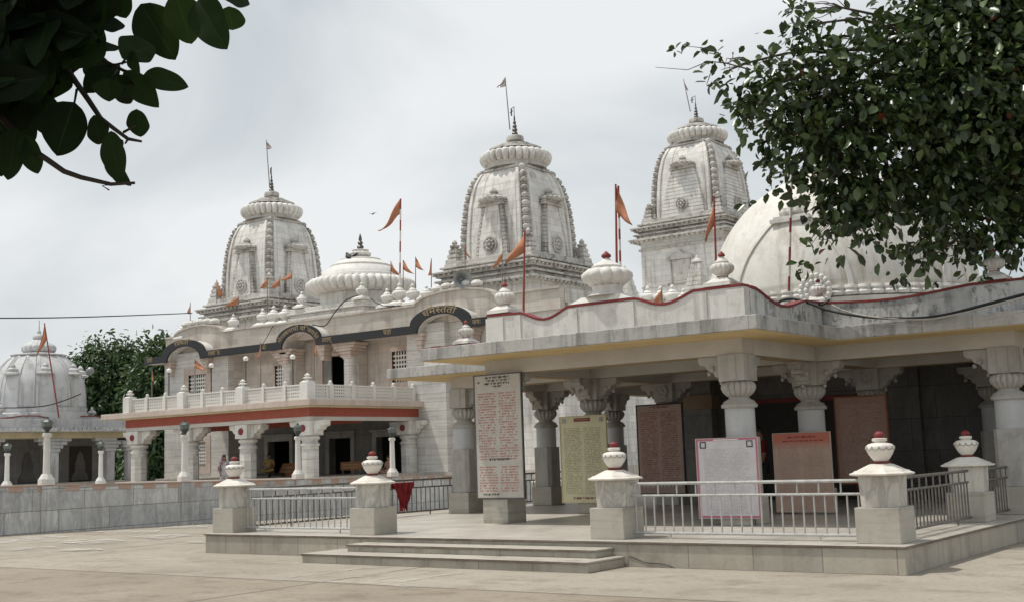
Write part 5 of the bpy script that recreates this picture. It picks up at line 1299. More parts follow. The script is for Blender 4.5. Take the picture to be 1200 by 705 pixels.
flag('left pennant of the close trio in front of the left spire', 313.5, 326, 379, 44.4, ((313.5, 326), (313.5, 336), (303, 338)))
flag('middle pennant of the close trio in front of the left spire', 328, 324, 379, 44.4, ((328, 324), (328, 335), (316, 338)))
flag('right pennant of the close trio in front of the left spire', 342, 316, 377, 44.4, ((342, 317), (342, 326), (329, 329)))
flag('first of four orange pennants right of the flat dome, hanging furthest down', 458, 306, 352, 44.3, ((458, 306), (458, 318), (468, 323)))
flag('second of four orange pennants right of the flat dome', 472.5, 305, 347, 44.3, ((472.5, 305), (472.5, 316), (484, 321)))
flag('third of four orange pennants right of the flat dome, standing highest', 487, 301, 356, 44.3, ((487, 302), (487, 313), (496.5, 317)))
flag('fourth of four orange pennants right of the flat dome, limp and narrow', 505.5, 303, 347, 44.3, ((505.5, 304), (505.5, 322), (502, 323)))
flag('small orange pennant above the horn loudspeaker', 545, 286, 321, 44.0, ((544, 288), (545, 296), (551.5, 304)))
flag('orange pennant behind the large one, in front of the middle spire', 588.6, 296, 332, 44.2, ((588.6, 297), (588.6, 307), (575, 314)))
flag('large orange pennant on a dark red pole at the left end of the pavilion parapet', 615, 270, 368, 18.0, ((615, 271), (615, 295), (591, 308)), pole=M['pole_red'], r=0.022, px1=613.5)
tw = flag('tall dark red pole with a long orange pennant behind the big lotus pot', 721.5, 216, 330, 18.6, ((721.5, 217), (722, 248), (742, 264)), pole=M['pole_red'], r=0.024, px1=723)
flag('orange pennant drooping from a pole over the front right corner pot', 836.5, 230, 306, 18.3, ((836.5, 232), (837, 262), (825, 283)), pole=M['pole_red'], r=0.02, px1=839)
flag('bare banded red and white pole standing in front of the big dome', 928, 188, 341, 20.6, None, stripes=True, r=0.024, px1=924.5)
flag('bare red and white banded pole just right of the long pennant', 724.5, 218, 332, 19.6, None, stripes=True, r=0.022, px1=727.5)
flag('small orange pennant peeping over the sag of the front parapet', 775.5, 337, 364, 22.0, ((775.5, 340), (776.5, 357), (760, 357)), r=0.012, px1=777)
flag('orange and dark pennant on a leaning pole by the domed shrine', 52, 378, 489, 36.0, ((52, 378), (54.5, 397), (43, 417)), d=62.0, pole=M['pole_red'], r=0.04, px1=69)
flag('orange pennant blown right in front of the left bay window', 228.5, 420, 466, 37.0, ((228.5, 420), (228.5, 430), (243, 433)))
flag('orange pennant hanging beside the pierced window of the upper storey', 305.5, 400, 458, 37.2, ((305.5, 401), (305.5, 419), (302, 418)))
flag('orange pennant hanging under the middle black arch', 368, 396, 448, 37.2, ((368, 397), (368, 415), (372, 416)))
flag('limp orange pennant at the left end of the porch balustrade, against the trees', 178, 430, 466, 37.0, ((178, 431), (178, 446), (180.5, 446)))

# globe lamps along the porch roof
for (x, y, yb), lb in zip(((198, 434, 466), (247.6, 428, 464), (288, 420, 461), (343, 418, 458)), ('globe lamp on a thin post at the left end of the porch roof', 'globe lamp on a thin post right of the left bay window', 'globe lamp on a thin post at the dark corner of the left bay', 'globe lamp on a thin post in front of the upper column by the middle arch')):
    p = at(x, y, v=37.6); t = thing('globe_lamp', lb, 'lamp', (p.x, p.y, 4.3), 'globe lamps on the porch roof')
    mb = MB(); mb.tube([(p.x, p.y, 4.3), (p.x, p.y, p.z - 0.12)], 0.03, 8); mb.build('post', M['metal_dark'], t, smooth=40)
    mb = MB(); mb.lathe(p.x, p.y, [(0.03, p.z - 0.17), (0.08, p.z - 0.14), (0.08, p.z - 0.11)], 14); mb.build('collar', M['metal_dark'], t, smooth=40)
    mb = MB(); mb.ball((p.x, p.y, p.z), 0.13, 0.95, 18, 12); mb.build('globe', M['globe'], t, smooth=True)

# horn loudspeaker over the right gable
p = at(541, 327, v=43.7); t = thing('loudspeaker', 'grey horn loudspeaker on top of the right gable, facing the plaza', 'loudspeaker', p)
dirv = Vector((0.75, -0.65, -0.12)).normalized()
def along(axis, c, prof, n=24):
    x = axis.cross(Vector((0, 0, 1))).normalized(); y = axis.cross(x)
    return [[c + axis * d + r_ * (math.cos(2 * PI * k / n) * x + math.sin(2 * PI * k / n) * y) for k in range(n)] for r_, d in prof]
mb = MB(); mb.loft(along(dirv, p, [(0.10, -0.5), (0.10, -0.32), (0.14, -0.2), (0.24, 0.0), (0.42, 0.16), (0.45, 0.2), (0.40, 0.19), (0.22, 0.02), (0.06, -0.2)])); mb.build('horn', M['horn'], t, smooth=40)
mb = MB(); mb.loft(along(dirv, p, [(0.02, -0.62), (0.15, -0.6), (0.15, -0.48), (0.12, -0.46)])); mb.build('driver', M['metal_dark'], t, smooth=40)
mb = MB(); mb.tube([p - dirv * 0.3, p + Vector((-.1, .15, -0.55))], 0.03, 8); mb.build('bracket', M['metal_dark'], t)

# street light behind the shrine
t = thing('street_light', 'grey street light leaning over the domed shrine in front of the trees', 'street light', at(98, 489, d=68))
a, b_, c_ = at(98, 492, d=68), at(98, 445, d=68), at(103, 436, d=68)
mb = MB(); mb.tube([a, b_, c_], 0.055, 8); mb.build('pole', M['rail'], t, smooth=40)
mb = MB(); h0, h1 = at(101, 438, d=68), at(109, 431, d=68); mb.tube([h0, h0.lerp(h1, .3), h0.lerp(h1, .8), h1], [0.06, 0.2, 0.2, 0.06], 10); mb.build('lamp_head', M['horn'], t, smooth=True)

# cables
def cable(label, pts, r, mat, name='cable'):
    mb = MB(); P = [Vector(p) for p in pts]; out_ = []
    for i in range(len(P) - 1):
        p0, p1, p2, p3 = P[max(i - 1, 0)], P[i], P[i + 1], P[min(i + 2, len(P) - 1)]
        for k in range(8):
            t = k / 8; out_.append(0.5 * ((2 * p1) + (p2 - p0) * t + (2 * p0 - 5 * p1 + 4 * p2 - p3) * t * t + (3 * p1 - p0 - 3 * p2 + p3) * t ** 3))
    out_.append(P[-1]); mb.tube(out_, r, 6)
    return mb.single(name, mat, label, 'cable', P[0], smooth=True)
cable('long overhead wire crossing the sky at far left', [at(-60, 372.5, d=50), at(60, 372, d=54), at(150, 369.5, d=60), at(225, 366.5, v=44.1)], 0.03, M['wire'])
cable('black cable sagging across the front of the domed shrine', [at(-20, 477, d=60), at(30, 477, d=60.5), at(62, 473, d=61.5), at(95, 461, d=64)], 0.03, M['wire'])
cable('black cable looping over the front of the flat dome block down to the middle arch', [at(420, 346, v=43.5), at(405, 352, v=43.4), at(392, 366, v=43.3), at(381, 381, v=43.0), at(366, 380, v=42.9)], 0.03, M['wire'])
cable('short black cable right of the flat dome block', [at(434, 349, v=43.6), at(440, 354, v=43.6), at(450, 358, v=43.6), at(462, 358, v=43.7)], 0.025, M['wire'])
cable('thin wire from the pots down to the upper window', [at(320, 381, v=43.6), at(312, 396, v=43.2), at(303, 409, v=42.9)], 0.018, M['wire'])
cable('thick black cable draped along the right roof edge', [at(908, 358.5, v=20.05), at(916, 352, v=20.0), at(928, 350, v=20.0), at(945, 354, v=20.02), at(970, 363, v=20.02), at(1000, 369, v=20.0), at(1030, 372, v=20.0), at(1075, 372.5, v=20.0), at(1110, 368, v=19.95), at(1150, 358, v=19.8), at(1215, 341, v=19.6)], 0.026, M['wire'])
cable('pale cable hanging just under the black one on the right roof edge', [at(975, 357, v=20.05), at(990, 364, v=20.02), at(1020, 370.5, v=19.98), at(1080, 374, v=19.98), at(1130, 366, v=19.85), at(1215, 345, v=19.5)], 0.016, M['wire_pale'])
cable('thin pale wire sagging low across the right roof edge', [at(1040, 379, v=20.02), at(1090, 381, v=19.98), at(1140, 377, v=19.95), at(1215, 362, v=19.8)], 0.008, M['wire_pale'])
cable('black cable lying on the right parapet moulding', [at(924, 354, v=20.6), at(945, 353, v=20.55), at(962, 357, v=20.55), at(972, 351, v=20.62)], 0.02, M['wire'])

# ------------------------------------------------------------------ birds
def crow(label, p, heading_, s=1.0, flying=False):
    t = None; p = Vector(p); mb = MB()
    c_, s_ = math.cos(heading_), math.sin(heading_)
    def q(a, b_, z): return p + Vector((c_ * a - s_ * b_, s_ * a + c_ * b_, z)) * s
    axis = [(-0.26, 0.10, 0.012), (-0.18, 0.13, 0.03), (-0.08, 0.16, 0.07), (0.0, 0.19, 0.085), (0.08, 0.23, 0.075), (0.13, 0.27, 0.05), (0.17, 0.30, 0.05), (0.205, 0.30, 0.035), (0.23, 0.295, 0.014), (0.27, 0.285, 0.004)]
    rings = []
    for a, z, r_ in axis: rings.append([q(a, r_ * math.cos(2 * PI * k / 10), z + r_ * math.sin(2 * PI * k / 10)) for k in range(10)])
    mb.loft(rings)
    for s2 in (-1, 1):
        if flying: mb.loft([[q(0.08, s2 * b_, 0.2 + z), q(-0.10 + w, s2 * b_, 0.2 + z), q(-0.10 + w, s2 * b_, 0.19 + z), q(0.08, s2 * b_, 0.19 + z)] for b_, z, w in ((0.05, 0, 0), (0.25, 0.08, 0.03), (0.45, 0.05, 0.12))])
        else: mb.tube([q(0.0, s2 * 0.035, 0.12), q(0.01, s2 * 0.035, 0.0)], 0.008 * s, 5); mb.loft([[q(a, s2 * b_, z), q(a, s2 * (b_ + 0.02), z - 0.05), q(a, s2 * (b_ + .005), z + 0.03)] for a, b_, z in ((0.08, 0.065, 0.22), (-0.06, 0.08, 0.18), (-0.22, 0.03, 0.11))])
    return mb.single('bird', M['hair'], label, 'bird', p, smooth=True)
dz = lambda x, y, v: at(x, y, v=v)
crow('black crow perched on the left slope of the flat lobed dome', dz(408.5, 307.5, 45.6), R(150), 1.7)
crow('second dark bird beside the crow on the flat lobed dome', dz(413.5, 306.5, 45.7), R(20), 1.3)
crow('tiny dark bird flying in the sky beside the tall banded pole', at(437, 253, d=60), R(100), 0.5, True)

# ------------------------------------------------------------------ people
def person(label, base, heading_, h, top_mat, low_mat, pose='stand', veil=None, arms=None):
    base = Vector(base); t = thing('person', label, 'person', base)
    c_, s_ = math.cos(heading_), math.sin(heading_); k = h / 1.7
    def q(f, l, z): return base + Vector((c_ * f - s_ * l, s_ * f + c_ * l, z)) * k
    if pose == 'stand':
        J = dict(pel=(0, 0, .92), spi=(0.0, 0, 1.12), che=(0.01, 0, 1.32), nec=(0.0, 0, 1.45), hea=(0.03, 0, 1.56), top=(0.01, 0, 1.64))
        legs = {1: [(0.0, .09, .88), (0.04, .10, .48), (-0.02, .11, .08), (0.12, .13, .03)], -1: [(0.0, -.09, .88), (0.0, -.10, .48), (-0.08, -.11, .08), (0.06, -.13, .03)]}
        arm = arms or {1: [(0, .19, 1.38), (0.0, .24, 1.12), (0.10, .22, .90), (0.14, .21, .82)], -1: [(0, -.19, 1.38), (0.0, -.24, 1.12), (0.10, -.22, .90), (0.14, -.21, .82)]}
    else:
        J = dict(pel=(0, 0, .12), spi=(0.02, 0, .32), che=(0.03, 0, .52), nec=(0.03, 0, .66), hea=(0.06, 0, .77), top=(0.05, 0, .85))
        legs = {1: [(0.03, .1, .12), (0.36, .30, .16), (0.30, -0.05, .07), (0.33, -.16, .05)], -1: [(0.03, -.1, .12), (0.36, -.30, .16), (0.22, 0.05, .07), (0.22, .16, .05)]}
        arm = arms or {1: [(0.03, .19, .58), (0.06, .26, .34), (0.28, .20, .25), (0.35, .16, .23)], -1: [(0.03, -.19, .58), (0.06, -.26, .34), (0.28, -.20, .25), (0.35, -.16, .23)]}
    def skin(chains, mat, name, sub=2):
        bm = bmesh.new(); vs = {}; rad = []
        def V_(p, r_):
            v = bm.verts.new(q(*p) - base); rad.append(r_ * k); return v
        for ch in chains:
            prev = None
            for key, p, r_ in ch:
                if key in vs: v = vs[key]
                else: v = V_(p, r_); vs[key] = v
                if prev is not None: bm.edges.new((prev, v))
                prev = v
        me = bpy.data.meshes.new(name); bm.to_mesh(me); bm.free()
        o_ = bpy.data.objects.new(name, me); COL.objects.link(o_); o_.parent = t
        me.materials.append(mat)
        sm = o_.modifiers.new('skin', 'SKIN'); sm.use_smooth_shade = True
        for i, d in enumerate(me.skin_vertices[0].data): d.radius = (rad[i], rad[i]); d.use_root = (i == 0)
        sb_ = o_.modifiers.new('sub', 'SUBSURF'); sb_.levels = sb_.render_levels = sub
        return o_
    body = [[('pel', J['pel'], .115), ('spi', J['spi'], .105), ('che', J['che'], .125), ('nec', J['nec'], .05), ('hea', J['hea'], .085), ('top', J['top'], .075)]]
    for s in (1, -1):
        body.append([('pel', J['pel'], .115)] + [('l%d%d' % (s, i), p, r_) for i, (p, r_) in enumerate(zip(legs[s], (.085, .058, .04, .035)))])
        body.append([('che', J['che'], .125)] + [('a%d%d' % (s, i), p, r_) for i, (p, r_) in enumerate(zip(arm[s], (.06, .042, .03, .028)))])
        hnd = Vector(arm[s][3]); wr_ = Vector(arm[s][2]); dd = (hnd - wr_).normalized(); sd = Vector((-dd.y, dd.x, 0)); sd = sd.normalized() if sd.length > 1e-3 else Vector((0, 1, 0))
        for f_ in range(4):
            o1 = hnd + dd * 0.04 + sd * (f_ - 1.5) * 0.017; o2 = o1 + dd * (0.035 + 0.008 * (f_ in (1, 2))) + Vector((0, 0, -.012))
            body.append([('a%d3' % s, arm[s][3], .028), ('f%d%d' % (s, f_), tuple(o1), .0085), ('g%d%d' % (s, f_), tuple(o2), .0075)])
        o1 = hnd + sd * 0.034 + dd * 0.01; body.append([('a%d3' % s, arm[s][3], .028), ('t%d' % s, tuple(o1), .009), ('tt%d' % s, tuple(o1 + dd * 0.035), .008)])
    skin(body, M['skin'], 'body')
    g = 1.22
    shirt = [[('pel', (J['pel'][0], 0, J['pel'][2] - 0.02), .15), ('spi', J['spi'], .128), ('che', J['che'], .148), ('n2', tuple(Vector(J['che']).lerp(Vector(J['nec']), .62)), .082)]]
    for s in (1, -1): shirt.append([('che', J['che'], .148), ('a%d0' % s, arm[s][0], .078), ('a%d1' % s, tuple(Vector(arm[s][0]).lerp(Vector(arm[s][1]), .9)), .060)])
    skin(shirt, top_mat, 'shirt')
    lo = []
    for s in (1, -1): lo.append([('pel', (J['pel'][0], 0, J['pel'][2] - 0.04), .135)] + [('l%d%d' % (s, i), legs[s][i], r_) for i, r_ in ((0, .105), (1, .080))] + [('l%d2' % s, tuple(Vector(legs[s][1]).lerp(Vector(legs[s][2]), .9)), .062)])
    skin(lo, low_mat, 'trousers' if low_mat is M['dark trousers'] else 'wrap')
    hd, tp = Vector(J['hea']), Vector(J['top']); hc = hd.lerp(tp, 0.4)
    # face: eyes, nose, mouth, ears on the head; hair or veil over it
    def bl(m_, p, r_, sz=1.0): m_.ball(q(*p), r_ * k, sz, 10, 6)
    for s in (1, -1): mb = MB(); bl(mb, (hc.x + 0.082, s * 0.032, hc.z + 0.005), 0.012, 0.8); mb.build('eye', M['hair'], t, smooth=True)
    for nm_, p_, r_, z_ in (('nose', (hc.x + 0.094, 0, hc.z - 0.022), 0.017, 1.3), ('mouth', (hc.x + 0.084, 0, hc.z - 0.058), 0.02, 0.4), ('ear', (hc.x, 0.086, hc.z - 0.01), 0.022, 1.4), ('ear', (hc.x, -0.086, hc.z - 0.01), 0.022, 1.4)):
        mb = MB(); bl(mb, p_, r_, z_); mb.build(nm_, M['skin'], t, smooth=True)
    mb = MB(); rings = []
    n_ = 16
    for j in range(9):
        th = j / 8 * (PI * 0.60); r_ = 0.104 * math.sin(th); zz = hc.z + 0.02 + 0.112 * math.cos(th)
        rings.append([q(hc.x - 0.014 + r_ * math.cos(2 * PI * i / n_) * (0.92 if math.cos(2 * PI * i / n_) < 0 else (1.0 if zz > hc.z + 0.045 else 0.35)), r_ * math.sin(2 * PI * i / n_), zz) for i in range(n_)])
    rings[0] = [q(hc.x - 0.014 + 0.004 * math.cos(2 * PI * i / n_), 0.004 * math.sin(2 * PI * i / n_), hc.z + 0.132) for i in range(n_)]
    mb.loft(rings); mb.build('hair', M['hair'], t, smooth=True)
    if veil:
        mb = MB(); rings = []
        for j, (z, rx, ry, off) in enumerate(((hc.z + 0.15, 0.02, 0.02, -.01), (hc.z + 0.13, 0.085, 0.08, -.02), (hc.z + 0.06, 0.118, 0.112, -.03), (hc.z - 0.05, 0.12, 0.115, -.045), (hc.z - 0.16, 0.14, 0.15, -.06), (hc.z - 0.24, 0.18, 0.25, -.05), (hc.z - 0.42, 0.17, 0.27, -.06), (hc.z - 0.62, 0.15, 0.26, -.07))):
            rings.append([q(off + hc.x + rx * math.cos(a), ry * math.sin(a), z) for a in [0.75 + i * (2 * PI - 1.5) / 18 for i in range(19)]])
        mb.loft(rings, closed=False); vo = mb.build('veil', veil, t, smooth=True)
        so_ = vo.modifiers.new('solid', 'SOLIDIFY'); so_.thickness = 0.008
    return t
p = at(262, 540, v=33.0); person('person in pale clothes with a mauve veil, standing behind the wall under the left bay', (p.x, p.y, 0.45), R(-20), 1.55, M['pale grey cloth'], M['pale grey cloth'], veil=M['mauve veil'])
p = at(315.5, 545, v=39.5); person('person in dull yellow clothes sitting in the porch shade by the tilted sign board', (p.x, p.y, 1.12), R(-60), 1.75, M['yellow cloth'], M['yellow cloth'], pose='sit')
mb = MB(); mb.box(p.x - 0.5, p.x + 0.6, p.y - 0.6, p.y + 0.45, 1.04, 1.11)
for a, b_ in ((-.45, -.5), (.47, -.5), (-.45, .35), (.47, .35)): mb.box(p.x + a, p.x + a + .08, p.y + b_, p.y + b_ + .08, ZF, 1.039)
mb.single('low_bench', M['wood_dark'], 'low dark wooden bench under the person in dull yellow', 'bench', (p.x, p.y, ZF))
p = at(456, 545, v=40.5); person('person in pinkish brown sitting by the right porch doorway', (p.x, p.y, ZF), R(-100), 1.55, M['pinkish brown cloth'], M['pinkish brown cloth'], pose='sit')
p = at(891, 520, v=22.3); person('person in a dark red shirt standing in the shade behind the white board', (p.x, p.y, ZP), R(-140), 1.63, M['dark red shirt'], M['dark trousers'])

# small brown sign boards on the porch
for (x0, x1, y0, y1, v, tilt), lb in zip(((325, 341, 544, 557, 40.0, 0.35), (399, 422, 540, 550.5, 41.0, 0.0)), ('tilted brown orange sign board on the porch floor by the left doorway', 'brown orange sign board on legs between the two porch doorways')):
    a = at(x0, y1, v=v); b_ = at(x1, y0, v=v); zb_ = max(a.z, ZF + 0.06); t = thing('sign_board', lb, 'sign', ((a.x + b_.x) / 2, v, ZF), 'brown sign boards on the porch')
    z1 = b_.z + (0.08 if tilt else 0)
    mb = MB(); mb.prism_u([(v, zb_), (v + 0.05, zb_), (v + 0.05 + tilt, z1), (v + tilt, z1)], a.x, b_.x); pn = mb.build('panel', M['sign_brown'], t, bevel=0.01)
    mb = MB()
    for f0, f1 in ((0.25, 0.40), (0.58, 0.72)):
        za, zc = zb_ + (z1 - zb_) * f0, zb_ + (z1 - zb_) * f1; mb.prism_u([(v - .012 + tilt * f0, za), (v - 0.004 + tilt * f0, za), (v - 0.004 + tilt * f1, zc), (v - .012 + tilt * f1, zc)], a.x + 0.12, b_.x - 0.12)
    mb.build('faint_lettering', M['gold'], t)
    for uu in (a.x + 0.08, b_.x - 0.08): mb = MB(); mb.box(uu - 0.03, uu + 0.03, v + 0.06 + tilt, v + 0.11 + tilt, ZF, z1 - 0.06); mb.build('leg', M['metal_dark'], t)

# ------------------------------------------------------------------ trees
def leaves(name, centres, n, size, mat, parent, seed, elong=0.5, up_bias=0.5, shell=0.0, clump=0, midrib=True):
    """many folded leaves through blobs (centre, radius); tone is each leaf's own colour"""
    rg = random.Random(seed)
    w = [r_ ** 2.3 for c, r_ in centres]; tot = sum(w)
    V_, F_, T_ = [], [], []
    o_ = org(parent)
    for (c, r_), wi in zip(centres, w):
        m_ = max(int(n * wi / tot), 6)
        twigs = []
        nt_ = max(m_ // max(clump, 1), 1) if clump else 0
        for _ in range(nt_):
            d = Vector((rg.gauss(0, 1), rg.gauss(0, 1), rg.gauss(0, 1))).normalized()
            rr = r_ * (shell + (1 - shell) * rg.random() ** 0.45)
            twigs.append((c + d * rr * Vector((1, 1, 1)).x, d))
        for i in range(m_):
            if clump:
                tc_, d = twigs[i % nt_]; tdir = (d + Vector((0, 0, -0.35)) + Vector((rg.gauss(0, .25), rg.gauss(0, .25), rg.gauss(0, .25)))).normalized()
                p = tc_ + tdir * rg.uniform(-0.5, 0.5) * size * 3.2 + Vector((rg.gauss(0, 1), rg.gauss(0, 1), rg.gauss(0, 1))) * size * 0.65
            else:
                d = Vector((rg.gauss(0, 1), rg.gauss(0, 1), rg.gauss(0, 1))).normalized(); p = c + d * r_ * (shell + (1 - shell) * rg.random() ** 0.5); tdir = d
            ax = (tdir * 0.6 + Vector((rg.gauss(0, .6), rg.gauss(0, .6), rg.gauss(-0.35, .5)))).normalized()
            nrm_ = Vector((rg.gauss(0, .6), rg.gauss(0, .6), up_bias + rg.gauss(0, .5)))
            sdv = ax.cross(nrm_)
            if sdv.length < 1e-3: continue
            sdv.normalize(); nn_ = sdv.cross(ax)
            L_ = size * rg.uniform(0.45, 1.3); Wd = L_ * elong * rg.uniform(0.85, 1.15)
            b0 = len(V_); q = p - o_; fold = 0.18 * Wd; curl = -0.12 * L_ * rg.uniform(0.2, 1.4)
            V_ += [q, q + ax * L_ * 0.35 + sdv * Wd * 0.5 + nn_ * fold, q + ax * L_ * 0.72 + sdv * Wd * 0.42 + nn_ * (fold + curl * .5), q + ax * L_ + nn_ * curl, q + ax * L_ * 0.72 - sdv * Wd * 0.42 + nn_ * (fold + curl * .5), q + ax * L_ * 0.35 - sdv * Wd * 0.5 + nn_ * fold, q + ax * L_ * 0.5 + nn_ * curl * .3]
            F_ += [(b0, b0 + 1, b0 + 6), (b0 + 1, b0 + 2, b0 + 6), (b0 + 2, b0 + 3, b0 + 6), (b0 + 3, b0 + 4, b0 + 6), (b0 + 4, b0 + 5, b0 + 6), (b0 + 5, b0, b0 + 6)]
            tn = min(max(rg.gauss(0.40, 0.24), 0), 0.95)
            if rg.random() < 0.0035: tn = 1.0
            T_ += [tn] * 7
    me = bpy.data.meshes.new(name); me.from_pydata([tuple(v) for v in V_], [], F_)
    at_ = me.attributes.new('tone', 'FLOAT', 'POINT'); at_.data.foreach_set('value', T_)
    me.materials.append(mat); me.polygons.foreach_set('use_smooth', [True] * len(me.polygons))
    ob = bpy.data.objects.new(name, me); COL.objects.link(ob); ob.parent = parent
    return ob
def limb(mb, a, b_, r0, r1, seed, n=7, wig=0.08, n_side=7):
    rg = random.Random(seed); a, b_ = Vector(a), Vector(b_); L_ = (b_ - a).length; pts = []
    off = Vector((0, 0, 0))
    for i in range(n + 1):
        t = i / n; off += Vector((rg.gauss(0, 1), rg.gauss(0, 1), rg.gauss(0, 1))) * wig * L_ / n
        pts.append(a.lerp(b_, t) + off * (1 - abs(2 * t - 1) ** 3) + Vector((0, 0, 0.06 * L_ * math.sin(PI * t))))
    mb.tube(pts, [r0 + (r1 - r0) * (i / n) ** 0.8 for i in range(n + 1)], n_side); return pts

# big tree leaning in from the right, over the pavilion roof
TB = Vector((-0.6, 22.5, 0.0))
tr = thing('shade_tree', 'big broad leaved tree with dark glossy leaves hanging over the right of the pavilion roof', 'tree', TB)
blobs = []
rg = random.Random(3)
for x, y, r_, d in ((1100, 95, 115, 20), (1185, 60, 130, 20.5), (1010, 118, 80, 19.8), (935, 112, 52, 19.6), (893, 104, 32, 19.4), (878, 140, 22, 19.5), (968, 72, 36, 19.6), (935, 40, 26, 19.6), (1010, 185, 72, 20), (955, 172, 44, 19.6), (918, 155, 28, 19.5), (1015, 250, 36, 19.7), (960, 280, 19, 19.6), (1085, 218, 74, 20.2), (1150, 200, 100, 20.6), (1185, 250, 40, 20.5), (1090, 292, 20, 19.9), (1068, 300, 13, 19.8), (1140, 282, 26, 20), (1195, 140, 105, 21), (1265, 110, 140, 21), (1270, 250, 90, 21.5), (945, 15, 16, 19.7), (1085, 15, 40, 20), (1150, -30, 110, 20.5), (1240, -40, 120, 21), (985, 225, 42, 19.7), (925, 205, 20, 19.5), (855, 82, 12, 19.5), (1033, 30, 18, 19.8)):
    c = at(x, y, d=d); blobs.append((c, r_ / F_PX * d))
mb = MB(); tk = limb(mb, TB + Vector((0, 0, -0.2)), TB + Vector((-0.2, 0.1, 4.6)), 0.42, 0.27, 5, n=8, wig=0.05, n_side=14); mb.build('trunk', M['bark'], tr, smooth=True)
mb = MB(); fork = tk[-1]; hubs = []
for i, (x, y, d) in enumerate(((1180, 190, 21.5), (1150, 80, 21), (1270, 90, 21.5), (1260, -20, 21.5))):
    e = at(x, y, d=d); pts = limb(mb, fork, e, 0.2, 0.09, 11 + i, n=8); hubs += pts[3:]
for i, (c, r_) in enumerate(blobs):
    h = min(hubs, key=lambda q: (q - c).length); pts = limb(mb, h, c, 0.05 + 0.012 * r_, 0.014, 40 + i, n=6, wig=0.12, n_side=5)
    for k in range(6):
        dd = Vector((rg.gauss(0, 1), rg.gauss(0, 1), rg.gauss(0, 1))).normalized(); limb(mb, pts[-2], c + dd * r_ * 0.9, 0.014, 0.004, 90 + i * 7 + k, n=4, wig=0.15, n_side=4)
# long bare twigs reaching left out of the crown
for pix in (((880, 82), (850, 74), (830, 72), (806, 82), (768, 79)), ((850, 78), (842, 62), (822, 56), (800, 54)), ((838, 74), (832, 88), (828, 100)), ((905, 195), (900, 210), (905, 222)), ((1010, 20), (990, 8), (975, -6)), ((985, 60), (1000, 40), (1022, 26))):
    P = [at(x, y, d=19.5) for x, y in pix]; mb.tube(P, [0.014 - 0.010 * i / (len(P) - 1) for i in range(len(P))], 5)
mb.build('limbs', M['bark'], tr, smooth=True)
leaves('crown', blobs, 28000, 0.20, M['leaf'], tr, 12, elong=0.56, up_bias=0.8, clump=6)
sp_ = [(at(x, y, d=19.5), r_ / F_PX * 19.5) for x, y, r_ in ((842, 62, 7), (822, 56, 5), (803, 54, 4), (832, 98, 6), (838, 76, 6), (790, 60, 3), (850, 100, 8), (905, 222, 8), (878, 240, 7), (905, 190, 10), (940, 312, 10), (1055, 325, 8), (1150, 318, 9), (880, 130, 16), (862, 120, 10))]
leaves('outer_sprays', sp_, 150, 0.17, M['leaf'], tr, 14, elong=0.55, up_bias=0.6)

# trees behind the shrine
def far_tree(label, pix_blobs, d, base_px, seed, n):
    b_ = at(base_px, 470, d=d); base = Vector((b_.x, b_.y, 0.4)); t = thing('mango_tree', label, 'tree', base, 'trees behind the shrine')
    bl_ = [(at(x, y, d=d + dd), r_ / F_PX * d) for x, y, r_, dd in pix_blobs]
    mb = MB(); tp_ = limb(mb, base - Vector((0, 0, .3)), Vector((base.x, base.y, 4.0)), 0.55, 0.4, seed, n_side=10); mb.build('trunk', M['bark'], t, smooth=True)
    mb = MB()
    for i, (c, r_) in enumerate(bl_): limb(mb, tp_[-1], c, 0.2, 0.04, seed + i, n=6)
    mb.build('limbs', M['bark'], t, smooth=True)
    leaves('crown', bl_, n * 2, 0.52, M['leaf_far'], t, seed, elong=0.40, up_bias=0.8, shell=0.5, clump=9)
far_tree('rounded green tree behind the domed shrine', ((125, 430, 34, 0), (100, 448, 28, -1), (150, 440, 30, 1), (128, 470, 40, 0), (90, 470, 26, 0), (110, 418, 16, 0), (140, 416, 17, 0), (160, 470, 34, 1), (100, 500, 40, 0), (140, 500, 40, 1), (110, 535, 40, 0), (150, 540, 40, 0)), 100, 125, 31, 8500)
far_tree('second green tree behind the left end of the porch', ((185, 432, 28, 0), (205, 440, 34, 1), (175, 455, 24, -1), (195, 475, 34, 0), (225, 460, 34, 2), (200, 505, 40, 0), (180, 530, 34, 0), (215, 540, 34, 0), (180, 415, 13, 0), (198, 412, 13, 0)), 92, 200, 61, 9000)

# near branch hanging into the top left corner
NB = Vector((-3.4, -1.0, 0.0))
nb = thing('overhanging_tree', 'dark broad leaves on a branch hanging into the top left corner, close to the viewer', 'tree', NB)
mb = MB(); tk = limb(mb, NB + Vector((0, 0, -.2)), NB + Vector((-0.1, 0.3, 3.2)), 0.22, 0.14, 8, n=8, n_side=12); mb.build('trunk', M['bark'], nb, smooth=True)
D0 = 2.9
mb = MB()
b1 = [at(x, y, d=D0) for x, y in ((-60, 60), (-10, 125), (20, 158), (38, 176), (55, 187), (75, 201), (95, 208), (130, 216), (158, 214.5))]
mb.tube(b1, [0.014, 0.010, 0.008, 0.0075, 0.007, 0.0065, 0.006, 0.0048, 0.0035], 8)
b2 = [at(x, y, d=D0 + .02) for x, y in ((40, 20), (70, 70), (90, 98), (104, 118), (118, 139), (135, 152), (150, 163), (166, 166))]
mb.tube(b2, [0.013, 0.009, 0.0072, 0.0066, 0.006, 0.005, 0.0045, 0.003], 8)
b3 = [at(x, y, d=D0 + .05) for x, y in ((70, 10), (100, 58), (125, 73), (145, 83), (165, 88))]
mb.tube(b3, [0.010, 0.006, 0.0045, 0.004, 0.002], 8)
mb.tube([b1[7], at(120, 218, d=D0), at(128, 223, d=D0)], [0.004, 0.003, 0.002], 6)
